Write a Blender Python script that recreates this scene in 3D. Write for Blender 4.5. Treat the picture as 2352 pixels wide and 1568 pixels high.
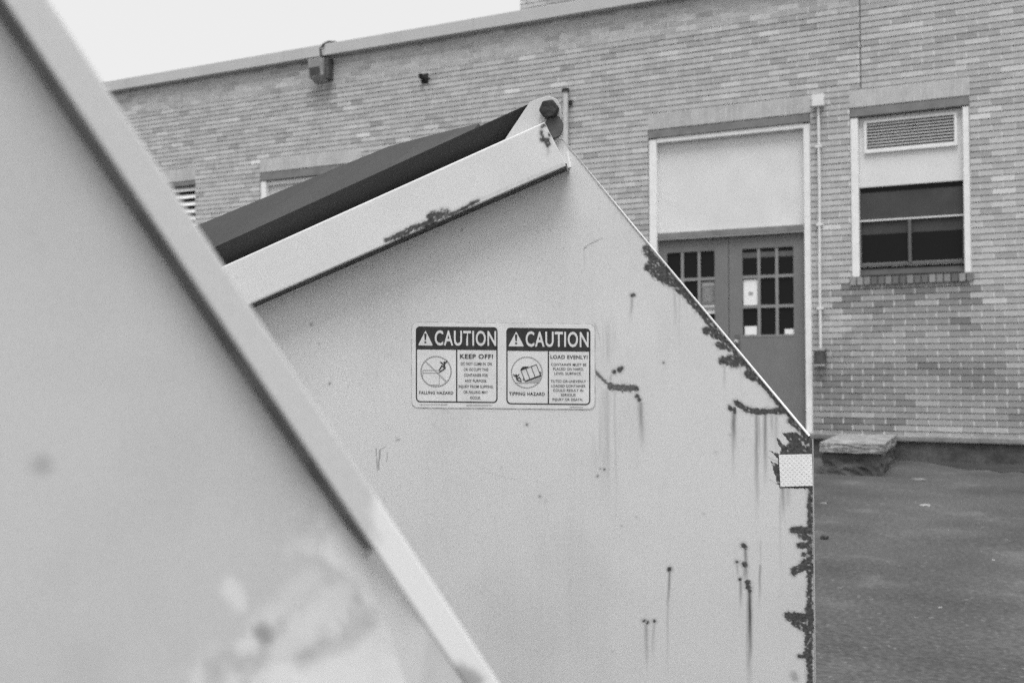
import bpy, math, random
import numpy as np
from mathutils import Vector, Matrix

# ------------------------------------------------------------------ scene, camera, world, sun
S = bpy.context.scene
S.render.engine = 'CYCLES'
COL = S.collection
for o in list(bpy.data.objects):
    bpy.data.objects.remove(o)
random.seed(7)
rng = np.random.default_rng(11)

EYE = 1.05                       # photographer crouching
PITCH = 1.9033                   # degrees upward
cam_d = bpy.data.cameras.new('camera')
cam = bpy.data.objects.new('camera', cam_d)
COL.objects.link(cam)
cam.location = (0, 0, EYE)
cam.rotation_euler = (math.radians(90 + PITCH), 0, 0)
cam_d.sensor_fit = 'HORIZONTAL'
cam_d.sensor_width = 36.0
cam_d.lens = 35.0
cam_d.clip_start = 0.02
cam_d.clip_end = 900
cam_d.dof.use_dof = True
cam_d.dof.focus_distance = 1.60
cam_d.dof.aperture_fstop = 8.0
S.camera = cam

SUN_EL, SUN_AZ = 70.0, 180.0     # degrees; azimuth clockwise from +Y (behind the camera)
world = bpy.data.worlds.new('World')
S.world = world
world.use_nodes = True
wn, wl = world.node_tree.nodes, world.node_tree.links
wn.clear()
sky = wn.new('ShaderNodeTexSky')
sky.sky_type = 'NISHITA'
sky.sun_disc = False
sky.sun_elevation = math.radians(SUN_EL)
sky.sun_rotation = math.radians(SUN_AZ)
sky.air_density = 1.0
sky.dust_density = 4.0
bw = wn.new('ShaderNodeRGBToBW')
mixw = wn.new('ShaderNodeMix')
mixw.data_type = 'RGBA'
mixw.inputs['Factor'].default_value = 0.85
mixw.inputs['B'].default_value = (4.5, 4.5, 4.5, 1)      # even cloud cover
bg = wn.new('ShaderNodeBackground')
bg.inputs['Strength'].default_value = 0.1
out = wn.new('ShaderNodeOutputWorld')
wl.new(sky.outputs[0], bw.inputs[0])
wl.new(bw.outputs[0], mixw.inputs['A'])
wl.new(mixw.outputs['Result'], bg.inputs['Color'])
wl.new(bg.outputs[0], out.inputs[0])

sun_d = bpy.data.lights.new('sun', 'SUN')
sun_d.energy = 1.5
sun_d.angle = math.radians(38)
sun_d.color = (1, 1, 1)
sun = bpy.data.objects.new('sun', sun_d)
COL.objects.link(sun)
_az, _el = math.radians(SUN_AZ), math.radians(SUN_EL)
to_sun = Vector((math.sin(_az) * math.cos(_el), math.cos(_az) * math.cos(_el), math.sin(_el)))
sun.rotation_euler = to_sun.to_track_quat('Z', 'Y').to_euler()
sun.location = (0, -3, 9)

S.view_settings.view_transform = 'Standard'
S.view_settings.look = 'None'
S.view_settings.exposure = 1.03
S.view_settings.gamma = 1.0
S.view_settings.use_curve_mapping = False
S.cycles.use_denoising = False   # the picture is on grainy film
S.cycles.use_adaptive_sampling = True
S.cycles.adaptive_threshold = 0.03
S.cycles.adaptive_min_samples = 16
S.cycles.max_bounces = 6
S.cycles.diffuse_bounces = 3
S.cycles.glossy_bounces = 2

# ------------------------------------------------------------------ survey: where points of the photograph lie on real planes
F = 2287.0                       # focal length in units of a 2352 wide frame
_th = math.radians(PITCH)
def ray(u, v):
    cx, cy = (u - 1176) / F, (784 - v) / F
    return cx, math.cos(_th) - cy * math.sin(_th), math.sin(_th) + cy * math.cos(_th)

class Plane:
    """A vertical plane with its own axes: x to the right, y away from the camera, z up."""
    def __init__(s, y0, deg):
        a = math.radians(deg)
        s.y0, s.a = y0, a
        s.d = (math.cos(a), -math.sin(a))
        s.n = (-math.sin(a), -math.cos(a))
    def at(s, u, v, out=0.0):
        r = ray(u, v)
        ox, oy = s.n[0] * out, s.y0 + s.n[1] * out
        t = (ox * s.n[0] + oy * s.n[1]) / (r[0] * s.n[0] + r[1] * s.n[1])
        return ((r[0] * t - ox) * s.d[0] + (r[1] * t - oy) * s.d[1], r[2] * t + EYE)
    def world(s, x, y, z):
        return Vector((s.d[0] * x - s.n[0] * y, s.y0 + s.d[1] * x - s.n[1] * y, z))
    def local(s, X, Y):
        return (X * s.d[0] + (Y - s.y0) * s.d[1], -(X * s.n[0] + (Y - s.y0) * s.n[1]))

WALL = Plane(12.65, 25.356)
PAN = Plane(1.633, 10.0)
NEAR = Plane(0.50, -35.0)
def W(u, v, o=0.0): return WALL.at(u, v, o)
def P(u, v, o=0.0): return PAN.at(u, v, o)

def project(wx, wy, wz):
    x, y, z = wx, wy, wz - EYE
    yc = y * math.cos(_th) + z * math.sin(_th)
    zc = -y * math.sin(_th) + z * math.cos(_th)
    return 1176 + F * x / yc, 784 - F * zc / yc

# ------------------------------------------------------------------ materials (black and white film: all neutral greys)
def g(v): return (v, v, v, 1)

def material(name, base, rough=0.7, var=0.0, scale=8.0, bump=0.0, bscale=60.0, spec=0.3, detail=4.0,
             attr=None, stretch=None, metallic=0.0, spots=0.0, spot_scale=40.0, fine=0.0, fscale=300.0):
    m = bpy.data.materials.new(name)
    m.use_nodes = True
    nt = m.node_tree
    nd, ln = nt.nodes, nt.links
    bs = nd['Principled BSDF']
    bs.inputs['Roughness'].default_value = rough
    bs.inputs['Metallic'].default_value = metallic
    bs.inputs['Specular IOR Level'].default_value = spec
    tc = nd.new('ShaderNodeTexCoord')
    src = tc.outputs['Object']
    if stretch:
        mp = nd.new('ShaderNodeMapping')
        mp.inputs['Scale'].default_value = stretch
        ln.new(src, mp.inputs['Vector'])
        src = mp.outputs[0]
    val = nd.new('ShaderNodeValue')
    val.outputs[0].default_value = base
    cur = val.outputs[0]
    def mul(a, b):
        n = nd.new('ShaderNodeMath'); n.operation = 'MULTIPLY'
        ln.new(a, n.inputs[0]); ln.new(b, n.inputs[1])
        return n.outputs[0]
    def noise(sc, det, lo, hi, vec=src):
        n = nd.new('ShaderNodeTexNoise')
        n.inputs['Scale'].default_value = sc
        n.inputs['Detail'].default_value = det
        ln.new(vec, n.inputs['Vector'])
        r = nd.new('ShaderNodeMapRange')
        r.inputs['From Min'].default_value = 0.3
        r.inputs['From Max'].default_value = 0.7
        r.inputs['To Min'].default_value = lo
        r.inputs['To Max'].default_value = hi
        ln.new(n.outputs['Fac'], r.inputs['Value'])
        return r.outputs[0]
    if var:
        cur = mul(cur, noise(scale, detail, 1 - var, 1 + var))
    if fine:
        cur = mul(cur, noise(fscale, 2.0, 1 - fine, 1 + fine, tc.outputs['Object']))
    if spots:
        v = nd.new('ShaderNodeTexVoronoi')
        v.inputs['Scale'].default_value = spot_scale
        ln.new(tc.outputs['Object'], v.inputs['Vector'])
        r = nd.new('ShaderNodeMapRange')
        r.inputs['From Min'].default_value = 0.08
        r.inputs['From Max'].default_value = 0.26
        r.inputs['To Min'].default_value = 1 + spots
        r.inputs['To Max'].default_value = 1.0
        ln.new(v.outputs['Distance'], r.inputs['Value'])
        cur = mul(cur, r.outputs[0])
    if attr:
        a = nd.new('ShaderNodeAttribute')
        a.attribute_name = attr
        cur = mul(cur, a.outputs['Fac'])
    cmb = nd.new('ShaderNodeCombineColor')
    for i in range(3):
        ln.new(cur, cmb.inputs[i])
    ln.new(cmb.outputs[0], bs.inputs['Base Color'])
    if bump:
        n = nd.new('ShaderNodeTexNoise')
        n.inputs['Scale'].default_value = bscale
        n.inputs['Detail'].default_value = 5
        ln.new(src, n.inputs['Vector'])
        b = nd.new('ShaderNodeBump')
        b.inputs['Strength'].default_value = bump
        b.inputs['Distance'].default_value = 0.01
        ln.new(n.outputs['Fac'], b.inputs['Height'])
        ln.new(b.outputs[0], bs.inputs['Normal'])
    return m

def wear_material(name, paint, rust=0.042, dents=0.22):
    """Painted sheet steel; per-vertex 'rust' (bare corroded metal) and 'stain' (run marks) and 'pale' (rubbed paint)."""
    m = material(name, paint, rough=0.5, var=0.035, scale=3.0, spec=0.35, fine=0.035, fscale=420)
    nt = m.node_tree
    nd, ln = nt.nodes, nt.links
    bs = nd['Principled BSDF']
    old = bs.inputs['Base Color'].links[0].from_socket
    def at(n):
        a = nd.new('ShaderNodeAttribute'); a.attribute_name = n
        return a.outputs['Fac']
    def mix(fac, a, b):
        x = nd.new('ShaderNodeMix'); x.data_type = 'RGBA'
        ln.new(fac, x.inputs['Factor']); ln.new(a, x.inputs['A'])
        if isinstance(b, float): x.inputs['B'].default_value = g(b)
        else: ln.new(b, x.inputs['B'])
        return x.outputs['Result']
    rn = nd.new('ShaderNodeTexNoise'); rn.inputs['Scale'].default_value = 220; rn.inputs['Detail'].default_value = 6
    rr = nd.new('ShaderNodeMapRange')
    rr.inputs['From Min'].default_value = .3; rr.inputs['From Max'].default_value = .75
    rr.inputs['To Min'].default_value = rust * .7; rr.inputs['To Max'].default_value = rust * 2.6
    tc = [n for n in nd if n.type == 'TEX_COORD'][0]
    ln.new(tc.outputs['Object'], rn.inputs['Vector']); ln.new(rn.outputs['Fac'], rr.inputs['Value'])
    cc = nd.new('ShaderNodeCombineColor')
    for i in range(3): ln.new(rr.outputs[0], cc.inputs[i])
    c1 = mix(at('pale'), old, 0.90)
    c2 = mix(at('stain'), c1, 0.09)
    c3 = mix(at('rust'), c2, cc.outputs[0])
    ln.new(c3, bs.inputs['Base Color'])
    ro = nd.new('ShaderNodeMapRange')
    ro.inputs['To Min'].default_value = .5; ro.inputs['To Max'].default_value = .92
    ln.new(at('rust'), ro.inputs['Value']); ln.new(ro.outputs[0], bs.inputs['Roughness'])
    b1 = nd.new('ShaderNodeTexNoise'); b1.inputs['Scale'].default_value = 2.6; b1.inputs['Detail'].default_value = 1.5
    ln.new(tc.outputs['Object'], b1.inputs['Vector'])
    bp = nd.new('ShaderNodeBump'); bp.inputs['Strength'].default_value = dents; bp.inputs['Distance'].default_value = 0.03
    ln.new(b1.outputs['Fac'], bp.inputs['Height'])
    b2 = nd.new('ShaderNodeBump'); b2.inputs['Strength'].default_value = .35; b2.inputs['Distance'].default_value = 0.0012
    b2.invert = True
    mm = nd.new('ShaderNodeMath'); mm.operation = 'MULTIPLY'
    ln.new(at('rust'), mm.inputs[0]); ln.new(rn.outputs['Fac'], mm.inputs[1])
    ln.new(mm.outputs[0], b2.inputs['Height']); ln.new(bp.outputs[0], b2.inputs['Normal'])
    ln.new(b2.outputs[0], bs.inputs['Normal'])
    return m

M = {}
M['paint'] = wear_material('dumpster_paint', 0.605)
M['paint_near'] = wear_material('dumpster_paint_near', 0.615)
M['paint_plain'] = material('dumpster_paint_plain', 0.66, .5, .05, 6, .08, 20, .35)
M['bare_steel'] = material('bare_steel', 0.035, .8, .4, 60, .5, 120)
M['rubbed'] = material('rubbed_pale_paint', 0.86, .5, .08, 30, spec=.35)
M['seam'] = material('grimy_seam', 0.2, .9, .3, 40, spec=.1)  # dark grey for the shadow line painted under the near rim
M['steel_edge'] = material('worn_steel_edge', 0.78, .45, .12, 30, spec=.5)  # paler than the panel, to paint light caught on the edge
M['lid'] = material('black_lid_plastic', 0.027, .55, .15, 5, .1, 40, .4)
M['rod'] = material('dark_hinge_steel', 0.03, .75, .4, 50, .5, 80)
M['sticker'] = material('label_vinyl', 0.65, .45, .07, 25, spec=.35)
M['ink'] = material('label_black_ink', 0.03, .5, .35, 60, spec=.3)
M['grey_ink'] = material('label_grey_ink', 0.36, .5, .06, 60, spec=.3)
M['dirt'] = material('label_edge_dirt', 0.46, .8, .4, 90)
M['tape'] = material('reflective_tape', 0.80, .35, .04, 20, spec=.5)
M['tape_cell'] = material('reflective_tape_cells', 0.70, .4, .1, 50, spec=.5)
M['brick'] = material('weathered_brick', 0.485, .85, .10, 9, .35, 55, .15, attr='tone', fine=.12, fscale=120)
M['mortar'] = material('pale_mortar', 0.66, .9, .16, 6, .3, 90, .1)
M['joint'] = material('raked_dirty_joint', 0.12, .95, .3, 7, .3, 90, .05)
M['coping'] = material('metal_coping', 0.50, .6, .06, 2, spec=.3)
M['white'] = material('white_trim_paint', 0.82, .55, .06, 9, .1, 40, .3)
M['panel'] = material('grey_infill_panel', 0.72, .7, .05, 3, spec=.2)
M['lintel'] = material('dark_lintel_paint', 0.21, .7, .15, 8, spec=.2)
M['door'] = material('grey_door_paint', 0.185, .6, .06, 6, .08, 30, .3)
M['door_bar'] = material('grey_muntin_paint', 0.26, .6, .08, 12, spec=.3)
M['glass'] = material('dark_window_glass', 0.012, .08, spec=.12)
M['blind'] = material('dark_window_blind', 0.075, .8, .12, 6, spec=.1)
M['sash'] = material('dark_sash_paint', 0.12, .6, .1, 10, spec=.3)
M['paper'] = material('white_paper', 0.86, .9, .03, 30, spec=.1)
M['poster'] = material('grey_poster', 0.2, .8, .3, 30, spec=.1)
M['galv'] = material('grey_pipe_paint', 0.40, .6, .08, 10, spec=.3)
M['pipe'] = material('pale_pipe_paint', 0.56, .6, .08, 10, spec=.3)
M['light_box'] = material('pale_box_paint', 0.74, .5, .05, 10, spec=.3)
M['dark_box'] = material('dark_weathered_box', 0.085, .7, .3, 18, .3, 40)  # also paints shade on the rail underside and light housing
M['fixture'] = material('grey_fixture', 0.36, .6, .1, 10)
M['concrete'] = material('weathered_concrete', 0.23, .9, .3, 5, .5, 40, .1, fine=.2, fscale=60)
M['old_concrete'] = material('dark_old_concrete', 0.10, .95, .35, 6, .6, 30, .1, fine=.2, fscale=60)
M['step'] = material('weathered_step_concrete', 0.27, .95, .35, 7, .6, 45, .1, fine=.3, fscale=40)
M['roof'] = material('roof_membrane', 0.2, .9, .2, 3)
M['stone'] = material('dark_pebble', 0.05, .9, .3, 40)

# asphalt: worn aggregate with broad patches, pale specks and damp stains
def asphalt():
    m = material('asphalt', 0.090, .9, .24, 1.1, .55, 130, .12, detail=6, fine=.25, fscale=46, spots=.55, spot_scale=30)
    nt = m.node_tree; nd, ln = nt.nodes, nt.links
    bs = nd['Principled BSDF']
    old = bs.inputs['Base Color'].links[0].from_socket
    tc = [n for n in nd if n.type == 'TEX_COORD'][0]
    n = nd.new('ShaderNodeTexNoise'); n.inputs['Scale'].default_value = 2.2; n.inputs['Detail'].default_value = 8
    n.inputs['Roughness'].default_value = .65
    ln.new(tc.outputs['Object'], n.inputs['Vector'])
    r = nd.new('ShaderNodeMapRange'); r.inputs['From Min'].default_value = .56; r.inputs['From Max'].default_value = .70
    r.inputs['To Min'].default_value = 0; r.inputs['To Max'].default_value = .35
    ln.new(n.outputs['Fac'], r.inputs['Value'])
    x = nd.new('ShaderNodeMix'); x.data_type = 'RGBA'
    ln.new(r.outputs[0], x.inputs['Factor']); ln.new(old, x.inputs['A']); x.inputs['B'].default_value = g(.2)
    n2 = nd.new('ShaderNodeTexNoise'); n2.inputs['Scale'].default_value = 22; n2.inputs['Detail'].default_value = 5
    ln.new(tc.outputs['Object'], n2.inputs['Vector'])
    r2 = nd.new('ShaderNodeMapRange'); r2.inputs['From Min'].default_value = .66; r2.inputs['From Max'].default_value = .74
    r2.inputs['To Max'].default_value = .45
    ln.new(n2.outputs['Fac'], r2.inputs['Value'])
    y = nd.new('ShaderNodeMix'); y.data_type = 'RGBA'
    ln.new(r2.outputs[0], y.inputs['Factor']); ln.new(x.outputs['Result'], y.inputs['A']); y.inputs['B'].default_value = g(.30)
    ln.new(y.outputs['Result'], bs.inputs['Base Color'])
    return m
M['asphalt'] = asphalt()
M['tar'] = material('damp_tar', 0.05, .85, .3, 4, .5, 120, .15, fine=.25, fscale=70)

# ------------------------------------------------------------------ mesh helpers
class MB:
    def __init__(s): s.v, s.f, s.t = [], [], []
    def add(s, vs, fs, tone=1.0):
        b = len(s.v); s.v += [tuple(p) for p in vs]
        for f in fs: s.f.append(tuple(b + i for i in f)); s.t.append(tone)
        return s
    def box(s, x0, x1, y0, y1, z0, z1, tone=1.0):
        return s.add([(x0, y0, z0), (x1, y0, z0), (x1, y1, z0), (x0, y1, z0), (x0, y0, z1), (x1, y0, z1), (x1, y1, z1), (x0, y1, z1)],
                     [(0, 1, 5, 4), (1, 2, 6, 5), (2, 3, 7, 6), (3, 0, 4, 7), (4, 5, 6, 7), (3, 2, 1, 0)], tone)
    def prism(s, poly, y0, y1, tone=1.0):
        """Polygon in x-z (counter-clockwise as seen from the camera side) extruded from y0 (near) to y1."""
        n = len(poly)
        vs = [(x, y0, z) for x, z in poly] + [(x, y1, z) for x, z in poly]
        fs = [tuple(range(n)), tuple(range(2 * n - 1, n - 1, -1))]
        fs += [(i, i + n, (i + 1) % n + n, (i + 1) % n) for i in range(n)]
        return s.add(vs, fs, tone)
    def tube(s, pts, r, seg=10, cap=True):
        pts = [Vector(p) for p in pts]
        rings = []
        for i, p in enumerate(pts):
            d = (pts[min(i + 1, len(pts) - 1)] - pts[max(i - 1, 0)]).normalized()
            up = Vector((0, 0, 1)) if abs(d.z) < .9 else Vector((1, 0, 0))
            a = d.cross(up).normalized(); b = a.cross(d)
            rr = r[i] if isinstance(r, (list, tuple)) else r
            rings.append([p + (a * math.cos(2 * math.pi * k / seg) + b * math.sin(2 * math.pi * k / seg)) * rr for k in range(seg)])
        vs = [q for ring in rings for q in ring]
        fs = []
        for i in range(len(pts) - 1):
            for k in range(seg):
                k2 = (k + 1) % seg
                fs.append((i * seg + k, i * seg + k2, (i + 1) * seg + k2, (i + 1) * seg + k))
        if cap:
            fs.append(tuple(range(seg))); fs.append(tuple((len(pts) - 1) * seg + k for k in reversed(range(seg))))
        return s.add(vs, fs)
    def stroke(s, pts, w, y0, y1):
        """A flat drawn line in the x-z plane, as thin boxes."""
        for (x0, z0), (x1, z1) in zip(pts[:-1], pts[1:]):
            dx, dz = x1 - x0, z1 - z0
            l = math.hypot(dx, dz) or 1e-9
            nx, nz = -dz / l * w / 2, dx / l * w / 2
            ex, ez = dx / l * w * .25, dz / l * w * .25
            s.prism([(x0 - ex - nx, z0 - ez - nz), (x1 + ex - nx, z1 + ez - nz), (x1 + ex + nx, z1 + ez + nz), (x0 - ex + nx, z0 - ez + nz)], y0, y1)
        return s
    def mesh(s, name, mat, tones=False):
        me = bpy.data.meshes.new(name)
        me.from_pydata(s.v, [], s.f)
        me.materials.append(mat)
        if tones:
            a = me.attributes.new('tone', 'FLOAT', 'FACE')
            a.data.foreach_set('value', s.t)
        me.update()
        return me
    def build(s, name, mat, parent=None, tones=False, bevel=0.0, kind=None, smooth=False):
        me = s.mesh(name, mat, tones)
        return link(name, me, parent, bevel, kind, smooth)

def link(name, me, parent=None, bevel=0.0, kind=None, smooth=False):
    o = bpy.data.objects.new(name, me)
    COL.objects.link(o)
    o.parent = parent
    if bevel:
        b = o.modifiers.new('bevel', 'BEVEL'); b.width = bevel; b.segments = 2; b.limit_method = 'ANGLE'
    if smooth:
        me.polygons.foreach_set('use_smooth', [True] * len(me.polygons))
    if kind: o['kind'] = kind
    return o

def tag(o, label, cat, group=None):
    o['label'] = label; o['category'] = cat
    if group: o['group'] = group
    return o

def thing(name, label, cat, loc, rotz=0.0, group=None):
    o = bpy.data.objects.new(name, None)
    COL.objects.link(o)
    o.empty_display_size = .1
    o.location = loc; o.rotation_euler = (0, 0, rotz)
    return tag(o, label, cat, group)

def vnoise(x, y, seed=0):
    """Smooth value noise on numpy arrays."""
    xi, yi = np.floor(x).astype(np.int64), np.floor(y).astype(np.int64)
    xf, yf = x - xi, y - yi
    xf, yf = xf * xf * (3 - 2 * xf), yf * yf * (3 - 2 * yf)
    def h(a, b):
        n = (a * 374761393 + b * 668265263 + seed * 1442695041) & 0x7fffffff
        n = ((n ^ (n >> 13)) * 1274126177) & 0x7fffffff
        return ((n ^ (n >> 16)) & 0xffff) / 65535.0
    return (h(xi, yi) * (1 - xf) + h(xi + 1, yi) * xf) * (1 - yf) + (h(xi, yi + 1) * (1 - xf) + h(xi + 1, yi + 1) * xf) * yf

def fbm(x, y, seed=0, oct=4):
    r, a, t = 0, .5, 0
    for i in range(oct):
        r = r + a * vnoise(x * 2 ** i, y * 2 ** i, seed + i); t += a; a *= .5
    return r / t

def sstep(a, b, x):
    t = np.clip((x - a) / (b - a), 0, 1)
    return t * t * (3 - 2 * t)

# ------------------------------------------------------------------ ground
def ground_z(o):
    """Height of the asphalt o metres in front of the wall: it falls gently away from the building."""
    return .14 * max(0.0, 1 - max(o, 0.0) / 7.9)
gm = MB()
outs = [190, 120, 60, 30, 20, 14, 11, 9.5, 7.9, 6, 4, 2, 1, 0, -30, -150]
xs_g = [-200 + 10 * i for i in range(41)]
for o_ in outs:
    for x_ in xs_g:
        gm.v.append((x_, -o_, ground_z(o_)))
for i in range(len(outs) - 1):
    for j in range(len(xs_g) - 1):
        k_ = i * len(xs_g) + j
        gm.f.append((k_, k_ + 1, k_ + 1 + len(xs_g), k_ + len(xs_g))); gm.t.append(1)
gr = gm.build('asphalt_ground', M['asphalt'], kind='structure')
gr.location = (0, WALL.y0, 0); gr.rotation_euler = (0, 0, -WALL.a)

# ------------------------------------------------------------------ the brick building
COURSE, BLEN, JT = 0.0667, 0.2165, 0.0105
HEAD = 3.98                      # top of all window and door openings
LEDGE = 0.405
COP = 5.49                       # underside of the coping
SL, SR = -15.0, 9.5
bld = thing('brick_building', 'long low school building of pale weathered brick behind the dumpsters', 'building',
            (0, WALL.y0, 0), -WALL.a)

# openings on the wall face: x0, x1, z0, z1
VENT = (-6.45, -5.28, 2.05, HEAD)
WIN2 = (-4.056, -2.3, 2.05, HEAD)
DOOR = (1.808, 3.696, 0.34, HEAD)
WIND = (4.118, 5.318, 2.115, HEAD)
OPEN = [VENT, WIN2, DOOR, WIND]
SOLD = [(o[0] - (.0 if o is not WIND else 0), o[1], HEAD, HEAD + 3 * COURSE) for o in OPEN]
SILLR = (4.10, 5.335, 2.025, 2.115)
CJ = (4.231, 4.245, HEAD + 3 * COURSE, COP)
CUTS = OPEN + SOLD + [SILLR, CJ]

def spans(z0, z1, cuts, a=SL, b=SR):
    """Free stretches of the wall between z0 and z1."""
    zc = (z0 + z1) / 2
    segs = [(a, b)]
    for c in cuts:
        if c[2] < zc < c[3]:
            nxt = []
            for s0, s1 in segs:
                if c[1] <= s0 or c[0] >= s1: nxt.append((s0, s1)); continue
                if c[0] > s0: nxt.append((s0, c[0]))
                if c[1] < s1: nxt.append((c[1], s1))
            segs = nxt
    return segs

# wall core with real openings; its face is the raked joint 13 mm behind the brick face
core = MB()
zs = sorted({0.0, COP} | {c[2] for c in OPEN} | {c[3] for c in OPEN})
for z0, z1 in zip(zs[:-1], zs[1:]):
    for s0, s1 in spans(z0, z1, OPEN):
        core.box(s0, s1, .012, .34, z0, z1)
core.build('wall_core', M['joint'], bld)

bricks, mort = [], MB()
ncourse_dn = int((HEAD - LEDGE) / COURSE) + 1
ncourse_up = int((COP - HEAD) / COURSE) + 1
for k in range(-ncourse_dn, ncourse_up):
    z0, z1 = HEAD + k * COURSE, HEAD + (k + 1) * COURSE
    zb, zt = max(z0 + JT * .45, LEDGE - .02), min(z1 - JT * .45, COP + .02)
    if zt - zb < .012: continue
    off = (0 if k % 2 else BLEN / 2) + random.uniform(-.012, .012)
    top = k >= ncourse_up - 6
    for s0, s1 in spans(z0, z1, CUTS):
        # pale head joints; near the coping the bed joints were repointed flush
        mort.box(s0, s1, .0025, .011, zb if not top else z0, zt if not top else min(z1, COP))
        x = math.floor((s0 - off) / BLEN) * BLEN + off
        while x < s1:
            a, b = max(x + JT / 2 + random.uniform(-.002, .002), s0 + (.004 if x < s0 else 0)), min(x + BLEN - JT / 2, s1)
            x += BLEN
            if b - a < .025: continue
            tone = random.gauss(1.0, .085)
            rr = random.random()
            if rr < .04: tone *= 1.25
            elif rr < .09: tone *= .82
            xm, zm = (a + b) / 2, (z0 + z1) / 2
            # water stain below the window sill, darker bricks below the light fitting
            if 4.0 < xm < 5.4 and 1.3 < zm < 2.05:
                tone *= 1 - .72 * max(0, 1 - (2.05 - zm) / random.uniform(.35, 1.0)) * random.uniform(.5, 1)
            mottle = float(fbm(np.array([xm / .9]), np.array([zm / .45]), 88, 3)[0])
            if zm < 2.0:                     # lower courses darker towards the ground, in patches
                tone *= 1 - .50 * (.4 + .6 * min(1, max(0, (mottle - .30) / .35))) * min(1, (2.0 - zm) / .9)
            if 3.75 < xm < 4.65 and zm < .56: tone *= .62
            if abs(xm + 2.95) < .2 and 4.75 < zm < 5.2: tone *= .82
            bricks.append((a, b, zb, zt, tone, random.uniform(-.0015, .0015)))
mort.build('mortar', M['mortar'], bld)

# soldier courses over the openings
for (a, b, z0, z1) in SOLD:
    nb = max(3, round((b - a) / .0685))
    w = (b - a) / nb
    t0 = random.gauss(1, .03)
    for i in range(nb):
        t0 = .6 * t0 + .4 * random.gauss(1.0, .09)
        bricks.append((a + i * w + .0022, a + (i + 1) * w - .0022, z0 + .003, z1 - .008, t0, random.uniform(-.001, .001)))
    mort2 = MB().box(a, b, .0012, .011, z0 + .003, z1 - .003)
    mort2.build('mortar', M['mortar'], bld)

def brick_score(bk):
    wv = WALL.world((bk[0] + bk[1]) / 2, 0, (bk[2] + bk[3]) / 2)
    u, v = project(*wv)
    if not (1890 < u < 2345 and 4 < v < 1000): return -1
    return (bk[1] - bk[0]) / BLEN * 1.0 + u / 1200
order = sorted(range(len(bricks)), key=lambda i: -brick_score(bricks[i]))
near_set = set(order[:272])
field = MB()
shared = {}
for i, (a, b, z0, z1, tone, pr) in enumerate(bricks):
    if i not in near_set:
        field.box(a, b, pr, .0115, z0, z1, tone)
    else:
        key = (round((b - a) * 250), round((z1 - z0) * 400), round(tone * 14))
        if key not in shared:
            w, h = (b - a) / 2, (z1 - z0) / 2
            shared[key] = MB().box(-w, w, 0, .0115, -h, h, key[2] / 14).mesh('brick', M['brick'], True)
        o = link('brick', shared[key], bld)
        o.location = ((a + b) / 2, pr, (z0 + z1) / 2)
field.build('brickwork', M['brick'], bld, tones=True, kind='stuff')

# coping with a drip edge, parapet back and roof
MB().box(SL, SR, -.115, .40, COP + .012, COP + .175).build('coping', M['coping'], bld, bevel=.006)
for sx in (-12.7, -9.65, -6.6, -3.55, -.5, 2.55, 5.6):
    MB().box(sx - .004, sx + .004, -.1165, .30, COP + .02, COP + .1765).build('coping_seam', M['galv'], bld)
MB().box(SL, SR, .405, 9, 4.95, 5.05).build('roof', M['roof'], bld)
# taller block set back behind the parapet
ub = W(1195, 20, -1.6)[0]
up = MB()
up.box(ub, SR + 3, 1.6, 8, 5.05, 9.0, 1.0)
up.build('upper_storey', M['brick'], bld, tones=True)
upb = MB()
for k in range(50):
    z0 = 5.1 + k * COURSE
    x = ub + (0 if k % 2 else -BLEN / 2)
    while x < ub + 3:
        a = max(x + .005, ub); x += BLEN
        if x - .005 - a > .03: upb.box(a, x - .005, 1.588, 1.599, z0 + .005, z0 + COURSE - .005, random.gauss(1, .09))
upb.build('upper_brickwork', M['brick'], bld, tones=True, kind='stuff')

# concrete footing ledge
MB().box(SL, SR, -.11, .012, LEDGE - .065, LEDGE).build('footing_ledge', M['concrete'], bld, bevel=.012)
MB().box(SL, SR, -.075, .012, -.05, LEDGE - .064).build('footing', M['old_concrete'], bld)

# ---- windows and louvres -----------------------------------------------------
def lintel(op, h=.105):
    MB().box(op[0] + .002, op[1] - .002, .004, .16, HEAD - h, HEAD - .003).build('lintel', M['lintel'], bld, bevel=.004)
def jamb(x0, x1, z0, z1):
    return MB().box(x0, x1, .012, .20, z0, z1).build('window_jamb', M['white'], bld, bevel=.006)

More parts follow.
